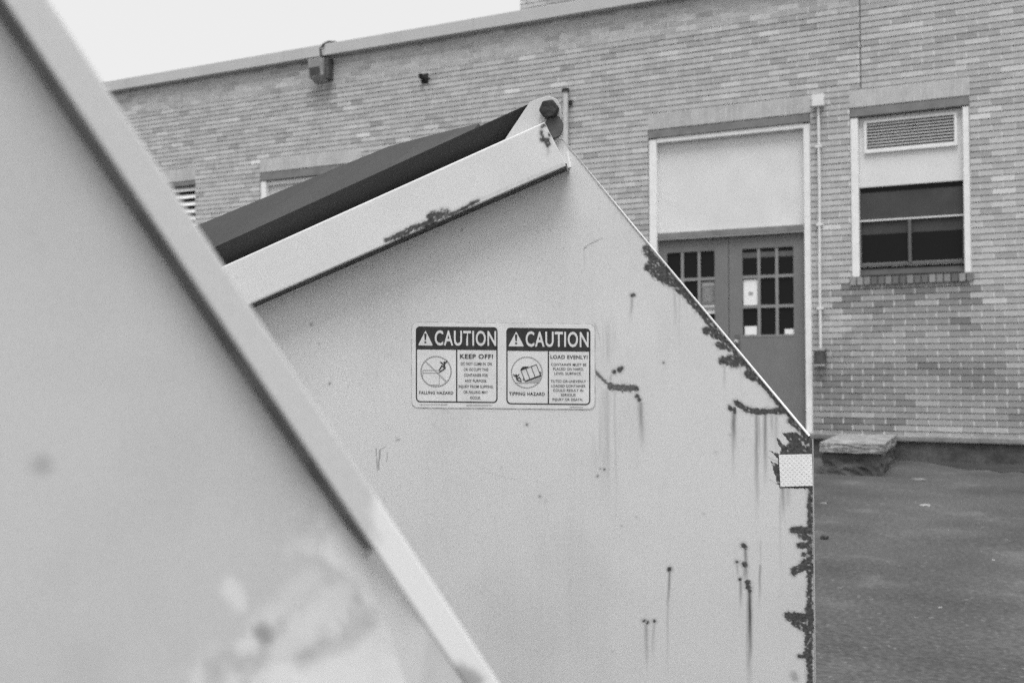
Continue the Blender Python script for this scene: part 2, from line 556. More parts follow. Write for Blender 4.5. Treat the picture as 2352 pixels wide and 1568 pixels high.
# right window
x0, x1, zb, zt = WIND
lintel(WIND, .10)
jl = jamb(x0 + .003, x0 + .085, zb + .003, zt - .112)
jr = jamb(x1 - .068, x1 - .003, zb + .003, zt - .108)
i0, i1 = x0 + .087, x1 - .070
pan = MB()
PB = 3.105                                            # lower edge of the infill panel
lv = (4.262, 5.195, 3.475, 3.832)
pan.box(i0, lv[0], .075, .12, PB, zt - .105).box(lv[1], i1, .075, .12, PB, zt - .105)
pan.box(lv[0], lv[1], .075, .12, PB, lv[2]).box(lv[0], lv[1], .075, .12, lv[3], zt - .105)
inf = pan.build('infill_panel', M['panel'], bld)
def louvre(x0, x1, z0, z1, n, parent, frame=.034, y=.045):
    fr = MB()
    fr.box(x0, x1, y, y + .05, z0, z0 + frame).box(x0, x1, y, y + .05, z1 - frame * .7, z1)
    fr.box(x0, x0 + frame * .8, y, y + .05, z0 + frame, z1 - frame * .7).box(x1 - frame * .8, x1, y, y + .05, z0 + frame, z1 - frame * .7)
    f = fr.build('louvre_frame', M['white'], parent)
    h = (z1 - z0 - frame * 1.7) / n
    sl = MB()
    w = (x1 - x0) / 2 - frame * .8
    sl.add([(-w, .002, 0), (w, .002, 0), (w, .040, h * .56), (-w, .040, h * .56), (-w, .002, .005), (w, .002, .005), (w, .040, h * .56 + .005), (-w, .040, h * .56 + .005)],
           [(0, 1, 5, 4), (1, 2, 6, 5), (2, 3, 7, 6), (3, 0, 4, 7), (4, 5, 6, 7), (3, 2, 1, 0)])
    me = sl.mesh('louvre_slat', M['light_box'])
    for i in range(n):
        o = link('louvre_slat', me, parent)
        o.location = ((x0 + x1) / 2, y + .004, z0 + frame + i * h)
    MB().box(x0 + .005, x1 - .005, y + .055, y + .06, z0 + .005, z1 - .005).build('louvre_backing', M['blind'], parent)
    return f
louvre(lv[0], lv[1], lv[2], lv[3], 9, inf)
sf = MB()
SB, RB = 2.742, 2.262
sf.box(i0, i1, .085, .14, SB - .022, SB + .0).box(i0, i1, .085, .13, RB - .03, RB)
sf.box(i0, i0 + .014, .085, .13, RB, SB - .022).box(i1 - .014, i1, .085, .13, RB, SB - .022)
sash = sf.build('window_sash', M['sash'], bld)
MB().box(i0, i1, .075, .0848, SB - .013, SB + .001).build('sash_bar', M['white'], sash)
xm = W(2090, 560, -.09)[0]
MB().box(xm - .016, xm + .016, .08, .13, RB, SB - .023).build('mullion', M['sash'], sash)
for a, b in ((i0 + .014, xm - .016), (xm + .016, i1 - .014)):
    MB().box(a, b, .108, .114, RB, SB - .022).build('pane', M['glass'], sash)
    MB().box(a + .002, b - .002, .1065, .1078, RB - .002, RB + .010).build('glazing_bead', M['door_bar'], sash)
    MB().box(a, b, .1045, .1068, 2.585, SB - .024).build('roller_blind', M['blind'], sash)
MB().box(i0, i1, .108, .114, SB, PB).build('pane', M['glass'], sash)
MB().box(i0 + .003, i1 - .003, .0975, .1068, SB + .002, PB - .06).build('roller_blind', M['blind'], sash)
MB().add([(i0, .02, zb + .01), (i1, .02, zb + .01), (i1, .14, zb + .01), (i0, .14, zb + .01), (i0, .02, zb + .02), (i1, .02, zb + .02), (i1, .14, RB - .03), (i0, .14, RB - .03)],
         [(0, 1, 5, 4), (1, 2, 6, 5), (2, 3, 7, 6), (3, 0, 4, 7), (4, 5, 6, 7), (3, 2, 1, 0)]).build('sloped_sill', M['blind'], sash)
# rowlock brick sill: every brick its own piece
nb = 17
w = (SILLR[1] - SILLR[0]) / nb
MB().box(SILLR[0], SILLR[1], -.002, .011, SILLR[2], SILLR[3] - .01).build('mortar', M['joint'], bld)
for i in range(nb):
    me = MB().box(-w / 2 + .006, w / 2 - .006, -.022, .05, -.043, .043, random.choice((.32, .4, .5, .62, .28))).mesh('brick', M['brick'], True)
    o = link('brick', me, sash)
    o.location = (SILLR[0] + (i + .5) * w, random.uniform(-.002, .002), (SILLR[2] + SILLR[3]) / 2)

# blocked-up window left of centre
x0, x1, zb, zt = WIN2
lintel(WIN2, .12)
jamb(x0 + .003, x0 + .10, zb, zt - .125); jamb(x1 - .10, x1 - .003, zb, zt - .125)
MB().box(x0 + .1, x1 - .1, .05, .15, zt - .185, zt - .125).build('head_trim', M['white'], bld)
inf2 = MB().box(x0 + .102, x1 - .102, .10, .15, zb, zt - .187).build('infill_panel', M['panel'], bld)
# louvred opening at far left
x0, x1, zb, zt = VENT
lintel(VENT, .07)
vb = MB().box(x0, x1, .14, .17, zb, zt - .07).build('vent_backing', M['glass'], bld)
h = .112
me = MB().add([(-.58, .0, 0), (.58, .0, 0), (.58, .05, .066), (-.58, .05, .066), (-.58, -.008, .008), (.58, -.008, .008), (.58, .045, .075), (-.58, .045, .075)],
              [(0, 1, 5, 4), (1, 2, 6, 5), (2, 3, 7, 6), (3, 0, 4, 7), (4, 5, 6, 7), (3, 2, 1, 0)]).mesh('louvre_slat', M['white'])
for i in range(16):
    o = link('louvre_slat', me, vb)
    o.location = ((x0 + x1) / 2, .035, zt - .155 - i * h)

# ---- double door -------------------------------------------------------------
x0, x1, zb, zt = DOOR
lintel(DOOR, .10)
DL, DR = x0 + .098, x1 - .078
for a, b in ((x0 + .003, DL), (DR, x1 - .003)):
    MB().box(a, b, .015, .20, zb - .3, zt - .115).build('door_casing', M['white'], bld, bevel=.006)
MB().box(DL, DR, .02, .20, zt - .158, zt - .103).build('head_trim', M['white'], bld, bevel=.004)
MB().box(DL, DR, .10, .15, 2.735, zt - .160).build('transom_panel', M['panel'], bld)
tb = MB().box(DL - .012, DR + .012, .045, .16, 2.672, 2.738).build('transom_bar', M['lintel'], bld, bevel=.004)
MB().box(DL - .012, DR + .012, .038, .16, 2.650, 2.670).build('transom_trim', M['door_bar'], tb)
MB().box(x0, x1, -.10, .2, .25, zb + .02).build('door_threshold', M['concrete'], bld)
XM = W(1674, 600, -.1)[0]
def leaf(a, b, g0, g1, name='door_leaf'):
    z0, z1 = zb + .025, 2.648
    gz0, gz1 = 1.505, 2.500
    m = MB()
    m.box(a, g0, .09, .14, z0, z1).box(g1, b, .09, .14, z0, z1).box(g0, g1, .09, .14, z0, gz0).box(g0, g1, .09, .14, gz1, z1)
    lf = m.build(name, M['door'], bld)
    t = .034
    pw, ph = (g1 - g0 - 2 * t) / 3, (gz1 - gz0 - 2 * t) / 3
    for i in range(3):
        for j in range(3):
            px, pz = g0 + i * (pw + t), gz0 + j * (ph + t)
            MB().box(px, px + pw, .112, .118, pz, pz + ph).build('pane', M['glass'], lf)
    for i in (1, 2):
        px = g0 + i * (pw + t) - t
        MB().box(px, px + t, .095, .135, gz0, gz1).build('muntin', M['door_bar'], lf)
        pz = gz0 + i * (ph + t) - t
        for j in range(3):
            px2 = g0 + j * (pw + t)
            MB().box(px2, px2 + pw, .0935, .135, pz, pz + t).build('muntin', M['door_bar'], lf)
    MB().box(g0, g1, .0865, .0895, gz0 - .022, gz0).build('glazing_bead', M['door_bar'], lf)
    return lf, pw, ph, t, gz0
gR0, gR1 = W(1706, 650, -.1)[0], W(1823, 650, -.1)[0]
gL0, gL1 = W(1533, 650, -.1)[0], W(1642, 650, -.1)[0]
lL, pwL, phL, t_, gz_ = leaf(DL + .002, XM - .004, gL0, gL1)
lR, pwR, phR, t_, gz_ = leaf(XM + .004, DR - .002, gR0, gR1)
for i in range(3):     # rolled blind behind the top panes of the right leaf
    px = gR0 + i * (pwR + t_)
    MB().box(px, px + pwR, .106, .1115, gz_ + 2 * (phR + t_) + phR * .66, gz_ + 2 * (phR + t_) + phR * .86).build('blind_slat', M['sash'], lR)
kx, kz = W(1692, 786, -.06)
MB().tube([(kx, .09, kz), (kx, .05, kz)], .012).tube([(kx, .052, kz), (kx, .04, kz), (kx, .02, kz), (kx, .012, kz)], [.016, .03, .03, .012]).build('knob', M['galv'], lR, smooth=True)
MB().box(kx - .03, kx + .03, .084, .0895, kz - .09, kz + .09).build('knob_plate', M['sash'], lR)

# paper notices on the door panes
def sheet(label, x0, x1, z0, z1, mat, extra=None):
    t = thing('paper_notice', label, 'notice', WALL.world((x0 + x1) / 2, .1095, z0), -WALL.a)
    w = (x1 - x0) / 2
    MB().box(-w, w, -.001, .001, 0, z1 - z0).build('sheet', M[mat], t)
    if extra: extra(t, w, z1 - z0)
    return t
def smudge(t, w, h):
    MB().box(-.022, .028, -.0022, -.0012, h * .38, h * .52).build('printed_block', M['grey_ink'], t)
def poster(t, w, h):
    MB().box(-w * .9, w * .9, -.0022, -.0012, h * .80, h * .93).build('printed_heading', M['grey_ink'], t)
    for k in range(7): MB().box(-w * .7, w * random.uniform(.4, .8), -.0022, -.0012, h * (.18 + k * .08), h * (.21 + k * .08)).build('printed_line', M['grey_ink'], t)
z = gz_ + phR + t_
sheet('tall white paper notice in the middle left pane of the right door', gR0 + .006, gR0 + pwR - .002, z + .004, z + phR * .96, 'paper', smudge)
sheet('small white card at the bottom left pane of the right door', gR0 + .018, gR0 + pwR - .012, gz_ + .004, gz_ + phR * .33, 'paper')
sheet('smallest white card at the bottom right corner of the right door glass', gR1 - pwR * .62, gR1 - .003, gz_ + .004, gz_ + phR * .20, 'paper')
z = gz_ + phL + t_
sheet('grey printed poster inside the left door glass', gL1 - pwL + .008, gL1 - .004, z + .02, z + phL * .97, 'poster', poster)
sheet('narrow white paper strip below the poster on the left door', gL1 - pwL, gL1 - .003, z - t_ - .05, z + .012, 'paper')

# ------------------------------------------------------------------ fittings on the wall
def wall_thing(name, label, cat, s, out_, z, group=None):
    return thing(name, label, cat, WALL.world(s, -out_, z), -WALL.a, group)

t = wall_thing('electrical_conduit', 'thin white conduit between a pale square box and a dark weathered box', 'conduit', 3.79, 0, 1.15)
MB().box(-.055, .065, -.085, -.002, 2.88, 3.005).build('junction_box', M['light_box'], t, bevel=.006)
MB().box(-.058, .068, -.092, -.0855, 2.877, 3.008).build('box_cover', M['light_box'], t)
MB().tube([(0, -.035, .19), (-.003, -.035, 1.0), (.004, -.035, 1.9), (.002, -.035, 2.89)], .0155, 8).build('pipe', M['light_box'], t)
for zz in (.62, 1.55, 2.42):
    MB().box(-.035, .035, -.052, -.002, zz, zz + .022).build('strap', M['light_box'], t)
lb = MB().box(-.062, .058, -.10, -.002, .0, .19).build('outlet_box', M['dark_box'], t, bevel=.01)
MB().box(-.045, .041, -.112, -.1005, .02, .15).build('outlet_cover', M['dark_box'], lb, bevel=.006)
MB().box(-.06, .056, -.11, -.1005, .165, .188).build('hinge_lip', M['galv'], lb)
MB().box(-.06, .056, -.115, -.1005, -.004, .014).build('hinge_lip', M['galv'], lb)

t = wall_thing('flood_light', 'grey box light fitting under the roof edge with a looped cable', 'wall light', -2.94, 0, 5.15)
hb = MB()
hb.add([(-.13, -.16, .06), (.10, -.16, .06), (.10, -.004, .0), (-.13, -.004, .0), (-.13, -.20, .30), (.10, -.20, .30), (.10, -.004, .33), (-.13, -.004, .33)],
       [(0, 1, 5, 4), (1, 2, 6, 5), (2, 3, 7, 6), (3, 0, 4, 7), (4, 5, 6, 7), (3, 2, 1, 0)])
hb.build('housing', M['fixture'], t, bevel=.008)
MB().add([(-.115, -.167, .075), (.06, -.167, .075), (.06, -.187, .185), (-.115, -.187, .185), (-.115, -.155, .075), (.06, -.155, .075), (.06, -.175, .185), (-.115, -.175, .185)],
         [(0, 1, 2, 3), (4, 7, 6, 5), (0, 4, 5, 1), (1, 5, 6, 2), (2, 6, 7, 3), (3, 7, 4, 0)]).build('lens', M['dark_box'], t)
MB().box(.1015, .17, -.13, -.004, .02, .31).build('ballast_case', M['dark_box'], t, bevel=.006)  # dark block paints in the housing's shaded right side
MB().tube([(.06, -.05, .33), (.045, -.13, .36), (.05, -.155, .43), (.08, -.13, .50), (.12, -.06, .555), (.17, .02, .57), (.22, .06, .55), (.24, .08, .525)], .017, 8).build('cable', M['dark_box'], t, smooth=True)

t = wall_thing('wall_bracket', 'small dark broken bracket high on the brick wall', 'bracket', -1.28, 0, 4.94)
MB().box(-.06, .045, -.012, .0, .0, .13).build('base_plate', M['rod'], t)
MB().tube([(-.02, -.01, .06), (-.03, -.09, .07), (-.02, -.10, .11)], .028, 8).build('stub', M['rod'], t)
MB().tube([(.01, -.01, .03), (.09, -.06, .04)], .014, 8).build('rod', M['rod'], t)

px0, px1 = W(1293, 230, .05)[0], W(1305, 230, .05)[0]
t = wall_thing('vent_pipe', 'grey vertical pipe with a dark cap on the wall behind the hinge', 'pipe', (px0 + px1) / 2, .0, 0)
MB().tube([(0, -.05, .0), (0, -.05, 4.56)], .034, 12).build('pipe', M['pipe'], t)
MB().tube([(0, -.05, 4.561), (0, -.05, 4.60)], .048, 12).build('cap', M['rod'], t)
MB().box(-.05, .075, -.03, -.002, 4.40, 4.46).build('strap', M['rod'], t)
MB().box(-.05, .06, -.03, -.002, 2.4, 2.44).build('strap', M['galv'], t)

# ------------------------------------------------------------------ concrete step below the window
def rough_box(x0, x1, y0, y1, z0, z1, j, n=6):
    """Box with a subdivided, uneven skin."""
    import bmesh
    bm = bmesh.new()
    bmesh.ops.create_cube(bm, size=1)
    bmesh.ops.subdivide_edges(bm, edges=bm.edges[:], cuts=n, use_grid_fill=True)
    for vtx in bm.verts:
        c = vtx.co
        p = Vector((x0 + (c.x + .5) * (x1 - x0), y0 + (c.y + .5) * (y1 - y0), z0 + (c.z + .5) * (z1 - z0)))
        vtx.co = p + Vector((random.uniform(-j, j), random.uniform(-j, j), random.uniform(-j, j) * .5))
    me = bpy.data.meshes.new('rough'); bm.to_mesh(me); bm.free()
    return me
sx0, sx1 = 4.0, 4.57
t = thing('concrete_step', 'low concrete slab on a crumbling dark base beside the door', 'step', WALL.world(0, 0, 0), -WALL.a)
def put(name, me, mat, parent):
    me.name = name; me.materials.append(mat)
    return link(name, me, parent, bevel=.008)
put('slab', rough_box(sx0, sx1, -1.68, -.118, .318, .412, .006), M['step'], t)
put('base', rough_box(sx0 + .02, sx1 - .015, -1.63, -.118, .03, .315, .018), M['old_concrete'], t)
put('rubble', rough_box(sx1 - .10, sx1 - .0, -1.63, -1.5, .08, .31, .015, 3), M['old_concrete'], t)

patch_mb = MB()  # dark sheet on the asphalt along the wall foot
top_, bot_ = [], []
for i in range(25):
    x_ = 4.85 + i * .1
    d0 = .14
    d1 = .14 + .75 * min(1, i / 5) * (.75 + .35 * random.random())
    top_.append((x_, -d0, ground_z(d0) + .004)); bot_.append((x_, -d1, ground_z(d1) + .004))
nn = len(top_)
patch_mb.add(top_ + bot_, [(nn + i, nn + i + 1, i + 1, i) for i in range(nn - 1)])
tp_ = patch_mb.build('tar_patch', M['tar'], kind='structure')
tp_.location = (0, WALL.y0, 0); tp_.rotation_euler = (0, 0, -WALL.a)

# litter and stones on the asphalt
def ground_at(u, v):
    r = ray(u, v); zz = 0.0
    for _ in range(6):
        k = (zz - EYE) / r[2]
        zz = ground_z(-WALL.local(r[0] * k, r[1] * k)[1])
    return r[0] * k, r[1] * k, zz
def lump(name, label, cat, u, v, r, mat, flat=.5, group=None):
    x, y, zz = ground_at(u, v)
    import bmesh
    bm = bmesh.new(); bmesh.ops.create_icosphere(bm, subdivisions=2, radius=r)
    for q in bm.verts:
        k = random.uniform(.75, 1.2)
        q.co = Vector((q.co.x * k * 1.3, q.co.y * k, q.co.z * k * flat))
    me = bpy.data.meshes.new(name); bm.to_mesh(me); bm.free(); me.materials.append(M[mat])
    o = link(name, me); o.location = (x, y, zz + r * flat * .6)
    return tag(o, label, cat, group)
lump('pebble', 'small dark stone on the asphalt close to the dumpster edge', 'stone', 1893, 1238, .022, 'stone', .8)
lump('litter_scrap', 'brightest pale scrap lying on the asphalt in front of the concrete step', 'litter', 2126, 1161, .034, 'galv', .2)
lump('litter_scrap', 'pale scrap on the asphalt just right of the reflective tape', 'litter', 1892, 1156, .02, 'concrete', .25)
lump('litter_scrap', 'pale scrap on the asphalt at the right foot of the concrete step', 'litter', 2112, 1101, .05, 'concrete', .12)
lump('litter_scrap', 'tiny pale scrap lower on the asphalt near the right picture edge', 'litter', 2160, 1395, .008, 'galv', .3)
lump('litter_scrap', 'tiny pale scrap alone at mid height of the asphalt strip', 'litter', 2282, 1286, .007, 'galv', .3)

# ------------------------------------------------------------------ the dumpster in focus
dA = thing('dumpster', 'pale painted steel dumpster with two caution labels and rusty sloped edge', 'dumpster', (0, PAN.y0, 0), -PAN.a, 'steel dumpsters')
PL, PR, ZB = -.62, .4731, .12
slope_r = (1.4648 - 1.235) / (.0538 + .5147)
PK = (.0554, 1.4655)
CH_S = (1.4275 - .95) / (.4731 - .0861)
CH_Z = .95
def ztop(p): return np.where(p < PK[0], 1.4655 + slope_r * (p - PK[0]), 1.4655 - (1.4655 - CH_Z) / (PR - PK[0]) * (p - PK[0]))
DEPTH = 1.5

class Wear:
    """Paints rust, runs and rubbed paint onto (x, z) sample points lying on a steel sheet."""
    def __init__(s, x, z, plane, seed=3, out=0.0):
        s.x, s.z, s.pl, s.out = x, z, plane, out
        s.rust, s.stain, s.pale = np.zeros_like(x), np.zeros_like(x), np.zeros_like(x)
        s.j1 = fbm(x / .006, z / .006, seed, 3) - .5
        s.j2 = fbm(x / .0022, z / .0022, seed + 9, 2) - .5
        s.str = fbm(x / .0035, z / .09, seed + 20, 3)
        s.px = .00068
        s.fl = fbm(x / .0045, z / .0045, seed + 33, 3)
    def pt(s, u, v): return s.pl.at(u, v, s.out)
    def dist(s, pts):
        d = np.full_like(s.x, 9.0)
        for (x0, z0), (x1, z1) in zip(pts[:-1], pts[1:]):
            dx, dz = x1 - x0, z1 - z0
            l2 = dx * dx + dz * dz + 1e-12
            t = np.clip(((s.x - x0) * dx + (s.z - z0) * dz) / l2, 0, 1)
            d = np.minimum(d, np.hypot(s.x - x0 - t * dx, s.z - z0 - t * dz))
        return d
    def blob(s, pts, w, rag=1.0, amount=1.0, soft=.0012):
        """Corroded patch along a line of photo points, w wide (in photo units)."""
        q = [s.pt(*p) for p in pts]
        if len(q) == 1: q = q * 2
        r = w * s.px / 2 * 1.05
        d = s.dist(q) + (s.j1 * .9 * r + s.j2 * .0035 * min(1, r / .004)) * rag
        flake = sstep(.20, .36, s.fl)                 # islands of paint left inside the rust
        s.rust = np.maximum(s.rust, amount * (1 - sstep(r - soft * .8, r + soft, d)) * (.35 + .65 * flake))
        s.stain = np.maximum(s.stain, .34 * amount * (1 - sstep(r - .001, r + .006, d)) * (.5 + s.str))
    def poly(s, pts, rag=1.0):
        q = [s.pt(*p) for p in pts]
        inside = np.zeros(s.x.shape, bool)
        xx, zz = s.x + s.j1 * .006 * rag, s.z + s.j2 * .005 * rag
        for (x0, z0), (x1, z1) in zip(q, q[1:] + q[:1]):
            c = ((z0 > zz) != (z1 > zz)) & (xx < (x1 - x0) * (zz - z0) / (z1 - z0 + 1e-12) + x0)
            inside ^= c
        s.rust = np.maximum(s.rust, inside * (.35 + .65 * sstep(.20, .36, s.fl)))
    def run(s, u, v0, v1, w, a, bend=0.0):
        """A run mark dribbling down from (u, v0), fading out at v1."""
        a, v1 = min(.95, a * 1.35), v0 + (v1 - v0) * 1.18
        x0, z0 = s.pt(u, v0); _, z1 = s.pt(u, v1)
        t = np.clip((z0 - s.z) / (z0 - z1), -1, 2)
        cx = x0 + bend * s.px * t + (fbm(s.z / .03, s.z * 0 + u, 5, 2) - .5) * .0025
        r = w * s.px / 2 * (1 + .25 * np.clip(t, 0, 1))
        k = np.exp(-((s.x - cx) / r) ** 2) * sstep(-.03, .02, t) * (1 - sstep(.15, 1.0, t)) ** 1.0
        s.stain = np.maximum(s.stain, a * k * (.45 + .9 * s.str))
    def smear(s, u0, v0, u1, v1, a, ru, rv, noise_x=.006, noise_z=.07, seed=0):
        x0, z0 = s.pt((u0 + u1) / 2, (v0 + v1) / 2)
        k = np.exp(-((s.x - x0) / (ru * s.px)) ** 2 - ((s.z - z0) / (rv * s.px)) ** 2)
        s.stain = np.maximum(s.stain, a * k * sstep(.3, .75, fbm(s.x / noise_x, s.z / noise_z, 40 + seed, 3)))
    def line(s, pts, w, a):
        q = [s.pt(*p) for p in pts]
        r = w * s.px / 2
        s.stain = np.maximum(s.stain, a * (1 - sstep(r * .5, r * 1.4, s.dist(q))) * (.5 + s.j1 + .4 * s.str))
    def rub(s, pts, w, a, rag=1.0, soft=.006):
        q = [s.pt(*p) for p in pts]
        if len(q) == 1: q = q * 2
        r = w * s.px / 2
        d = s.dist(q) + s.j1 * r * rag
        s.pale = np.maximum(s.pale, a * (1 - sstep(r - soft * .5, r + soft * .5, d)))

def grid_sheet(name, xs, zf, mat, parent, y, painter, back=.0045, smooth=False):
    """A sheet of steel as a fine grid in x-z facing -y, with thickness; painter fills the wear attributes."""
    nx, nz = zf.shape
    X = np.repeat(xs[:, None], nz, 1)
    co = np.stack([X, np.full_like(X, y), zf], -1).reshape(-1, 3)
    w = painter(X.ravel(), zf.ravel())
    idx = np.arange(nx * nz).reshape(nx, nz)
    quads = np.stack([idx[:-1, :-1], idx[1:, :-1], idx[1:, 1:], idx[:-1, 1:]], -1).reshape(-1, 4)
    ring = list(idx[:, 0]) + list(idx[-1, 1:]) + list(idx[-2::-1, -1]) + list(idx[0, -2:0:-1])
    nb = len(ring)
    co_b = co[ring] + np.array([0, back, 0])
    N0 = len(co)
    allco = np.concatenate([co, co_b])
    sides = [(ring[i], N0 + i, N0 + (i + 1) % nb, ring[(i + 1) % nb]) for i in range(nb)]
    quads = np.concatenate([quads, np.array(sides)])
    me = bpy.data.meshes.new(name)
    me.vertices.add(len(allco)); me.vertices.foreach_set('co', allco.astype(np.float32).ravel())
    nq = len(quads)
    me.loops.add(nq * 4); me.loops.foreach_set('vertex_index', quads.astype(np.int32).ravel())
    me.polygons.add(nq)
    me.polygons.foreach_set('loop_start', np.arange(0, nq * 4, 4, dtype=np.int32))
    me.update(calc_edges=True)
    for nm, arr in (('rust', w.rust), ('stain', w.stain), ('pale', w.pale)):
        a = me.attributes.new(nm, 'FLOAT', 'POINT')
        a.data.foreach_set('value', np.concatenate([arr, arr[ring]]).astype(np.float32))
    me.materials.append(mat)
    me.validate()
    return link(name, me, parent)

def paint_end(x, z):
    w = Wear(x, z, PAN)
    # sloped edge: paint flaked off in lobes
    w.blob([(1484, 574), (1496, 588), (1503, 606)], 18); w.blob([(1494, 612), (1512, 628), (1540, 646)], 26)
    w.blob([(1500, 590), (1560, 658), (1640, 752)], 15); w.blob([(1538, 640), (1566, 665)], 22, .8)
    w.blob([(1640, 752), (1860, 1010)], 9, 1.2)
    w.blob([(1622, 759), (1650, 765)], 17); w.blob([(1636, 768), (1660, 778)], 14)
    w.blob([(1652, 792), (1685, 800)], 16); w.blob([(1662, 827), (1690, 826), (1712, 832)], 20); w.blob([(1684, 838), (1716, 836)], 13)
    w.blob([(1718, 858), (1745, 872), (1772, 893)], 17)
    w.blob([(1784, 905), (1806, 940)], 7)
    # horizontal gouge near the corner
    w.blob([(1692.6, 925), (1706.6, 935.5), (1726, 944), (1750, 946), (1777, 944), (1809, 944)], 13, .8)
    w.blob([(1677, 936), (1680, 941)], 9); w.blob([(1687, 938), (1687, 947)], 7)
    for (u, v0, v1, ww, a) in ((1686, 946, 1040, 10, .65), (1684, 960, 1100, 6, .35), (1737, 950, 1190, 8, .55), (1757, 950, 1110, 8, .55), (1743, 950, 1060, 5, .4),
                               (1772, 950, 1010, 7, .35), (1783, 950, 1060, 9, .22), (1700, 760, 900, 5, .25), (1768, 892, 925, 8, .5), (1550, 655, 780, 7, .22),
                               (1560, 660, 840, 6, .2), (1664, 840, 900, 6, .25)):
        w.run(u, v0, v1, ww, a)
    # corner behind the reflective tape, with toothed flakes
    w.poly([(1796, 995), (1820, 992), (1840, 998), (1867, 1006), (1870, 1060), (1870, 1122), (1850, 1122), (1792, 1121), (1786, 1110), (1770, 1058), (1786, 1066), (1786, 1052), (1768, 1034),
            (1790, 1043), (1794, 1034), (1782, 1003), (1806, 1026), (1812, 1014)], .6)
    w.blob([(1815, 965), (1866, 1010)], 12)
    w.line([(1757, 1046), (1790, 1062)], 3, .5); w.line([(1768, 1101), (1786, 1112)], 3, .4)
    w.run(1797, 1118, 1200, 10, .45); w.run(1805, 1118, 1180, 20, .25); w.run(1792, 1118, 1330, 5, .22)
    # bare right edge
    w.blob([(1862, 1115), (1861, 1200), (1860, 1300), (1859, 1450), (1861, 1600)], 11.5, 1.0)
    w.blob([(1859, 1400), (1857, 1500)], 17, .8)
    for pts, ww in (([(1825, 1217), (1858, 1219)], 17), ([(1840, 1232), (1860, 1236)], 12), ([(1838, 1252), (1860, 1250)], 13), ([(1846, 1272), (1862, 1275)], 10),
                    ([(1824, 1311), (1840, 1303), (1862, 1298)], 17), ([(1848, 1292), (1862, 1310)], 18), ([(1814, 1414), (1838, 1418), (1860, 1420)], 20),
                    ([(1828, 1428), (1844, 1440), (1860, 1440)], 16), ([(1836, 1507), (1858, 1508)], 8), ([(1850, 1500), (1862, 1540)], 9)):
        w.blob(pts, ww)
    w.blob([(1822, 1550), (1826, 1556)], 14, .6, .35, .004)
    # spots with runs
    for u, v, r in ((1708, 1252, 10), (1713, 1258, 8), (1711, 1297, 13), (1717, 1338, 12), (1719, 1348, 14), (1722, 1356, 9), (1693, 1290, 6), (1699.5, 1330, 7), (1538, 1307, 9),
                    (1480, 1425, 8), (1486, 1429, 8), (1503, 1426, 7), (1388, 1078, 4), (1373, 1093, 4), (1379, 1076, 2.6), (1452, 679, 8), (1456, 677, 7), (1411, 854, 9), (1423, 850, 11),
                    (1428, 846, 8), (1462, 893, 11), (1463, 910, 9), (1468, 918, 8), (757, 881, 4), (715, 745, 3), (1524, 833, 3), (1240, 1140, 2.5), (1210, 975, 4)):
        w.blob([(u, v)], r, .8)
    for (u, v0, v1, ww, a, b) in ((1713, 1258, 1345, 8, .6, 3), (1712, 1300, 1345, 10, .55, 2), (1722, 1355, 1580, 10, .75, -3), (1716, 1380, 1600, 5, .35, 0), (1700.5, 1333, 1400, 6, .5, 2),
                                  (1693, 1292, 1330, 5, .35, 2), (1746, 1296, 1400, 5, .4, -2), (1747, 1240, 1310, 4, .2, 0), (1538, 1310, 1420, 6, .5, -6), (1533, 1380, 1560, 5, .22, -2),
                                  (1484, 1430, 1540, 8, .5, 1), (1501, 1430, 1520, 6, .35, 0), (1452, 682, 740, 7, .4, -4), (1470, 922, 1040, 14, .42, 6), (1404, 860, 900, 7, .3, -6),
                                  (1396, 895, 1180, 9, .24, 0), (1388, 895, 1060, 16, .2, 0), (1412, 900, 1240, 6, .16, 4), (1342, 572, 640, 4, .2, 0)):
        w.run(u, v0, v1, ww, a, b)
    w.smear(1395, 740, 1395, 880, .34, 18, 75); w.smear(1378, 760, 1384, 900, .25, 10, 90, seed=2); w.smear(1390, 930, 1390, 1100, .2, 34, 110, seed=3)
    w.line([(1366, 742), (1372, 760), (1378, 780)], 5, .3)
    # long gouge beside the labels
    w.blob([(1365.6, 851), (1376, 862), (1390, 876), (1402, 887)], 5.5, 1.2, .85); w.blob([(1402, 887), (1418, 891), (1440, 890), (1455, 892)], 14, 1.4, .9)
    w.line([(1342, 571), (1352, 562), (1384, 547)], 2.6, .9)
    # scuffs
    w.line([(863.6, 1031), (865.5, 1056), (866, 1074)], 3.6, .8); w.line([(872.5, 1033), (872.5, 1046), (869.4, 1064), (869, 1078)], 4.2, .95); w.line([(872.5, 1033), (886, 1025)], 2.6, .7)
    w.line([(890.5, 1039), (887.8, 1060)], 3, .55); w.line([(909, 1011), (918, 1009)], 4, .6); w.line([(909, 1005), (917, 1002)], 2, .4)
    w.line([(1105, 1083), (1130, 1088), (1186, 1101)], 1.8, .35); w.line([(1470, 1408), (1500, 1380), (1560, 1345)], 1.8, .12)
    w.line([(1205, 530), (1340, 520)], 1.5, .15); w.line([(1180, 640), (1300, 646)], 1.4, .12)
    # fine scratches and flecks all over
    rs = random.Random(5)
    for _ in range(46):
        u, v, l, an = rs.uniform(520, 1830), rs.uniform(480, 1560), rs.uniform(6, 46), rs.uniform(-.6, .6) + (1.57 if rs.random() < .35 else 0)
        w.line([(u, v), (u + l * math.cos(an), v + l * math.sin(an) * .9)], rs.uniform(1.2, 2.0), rs.uniform(.06, .22))
    for _ in range(50):
        w.blob([(rs.uniform(520, 1840), rs.uniform(480, 1560))], rs.uniform(1.2, 3.0), .8, rs.uniform(.15, .6))
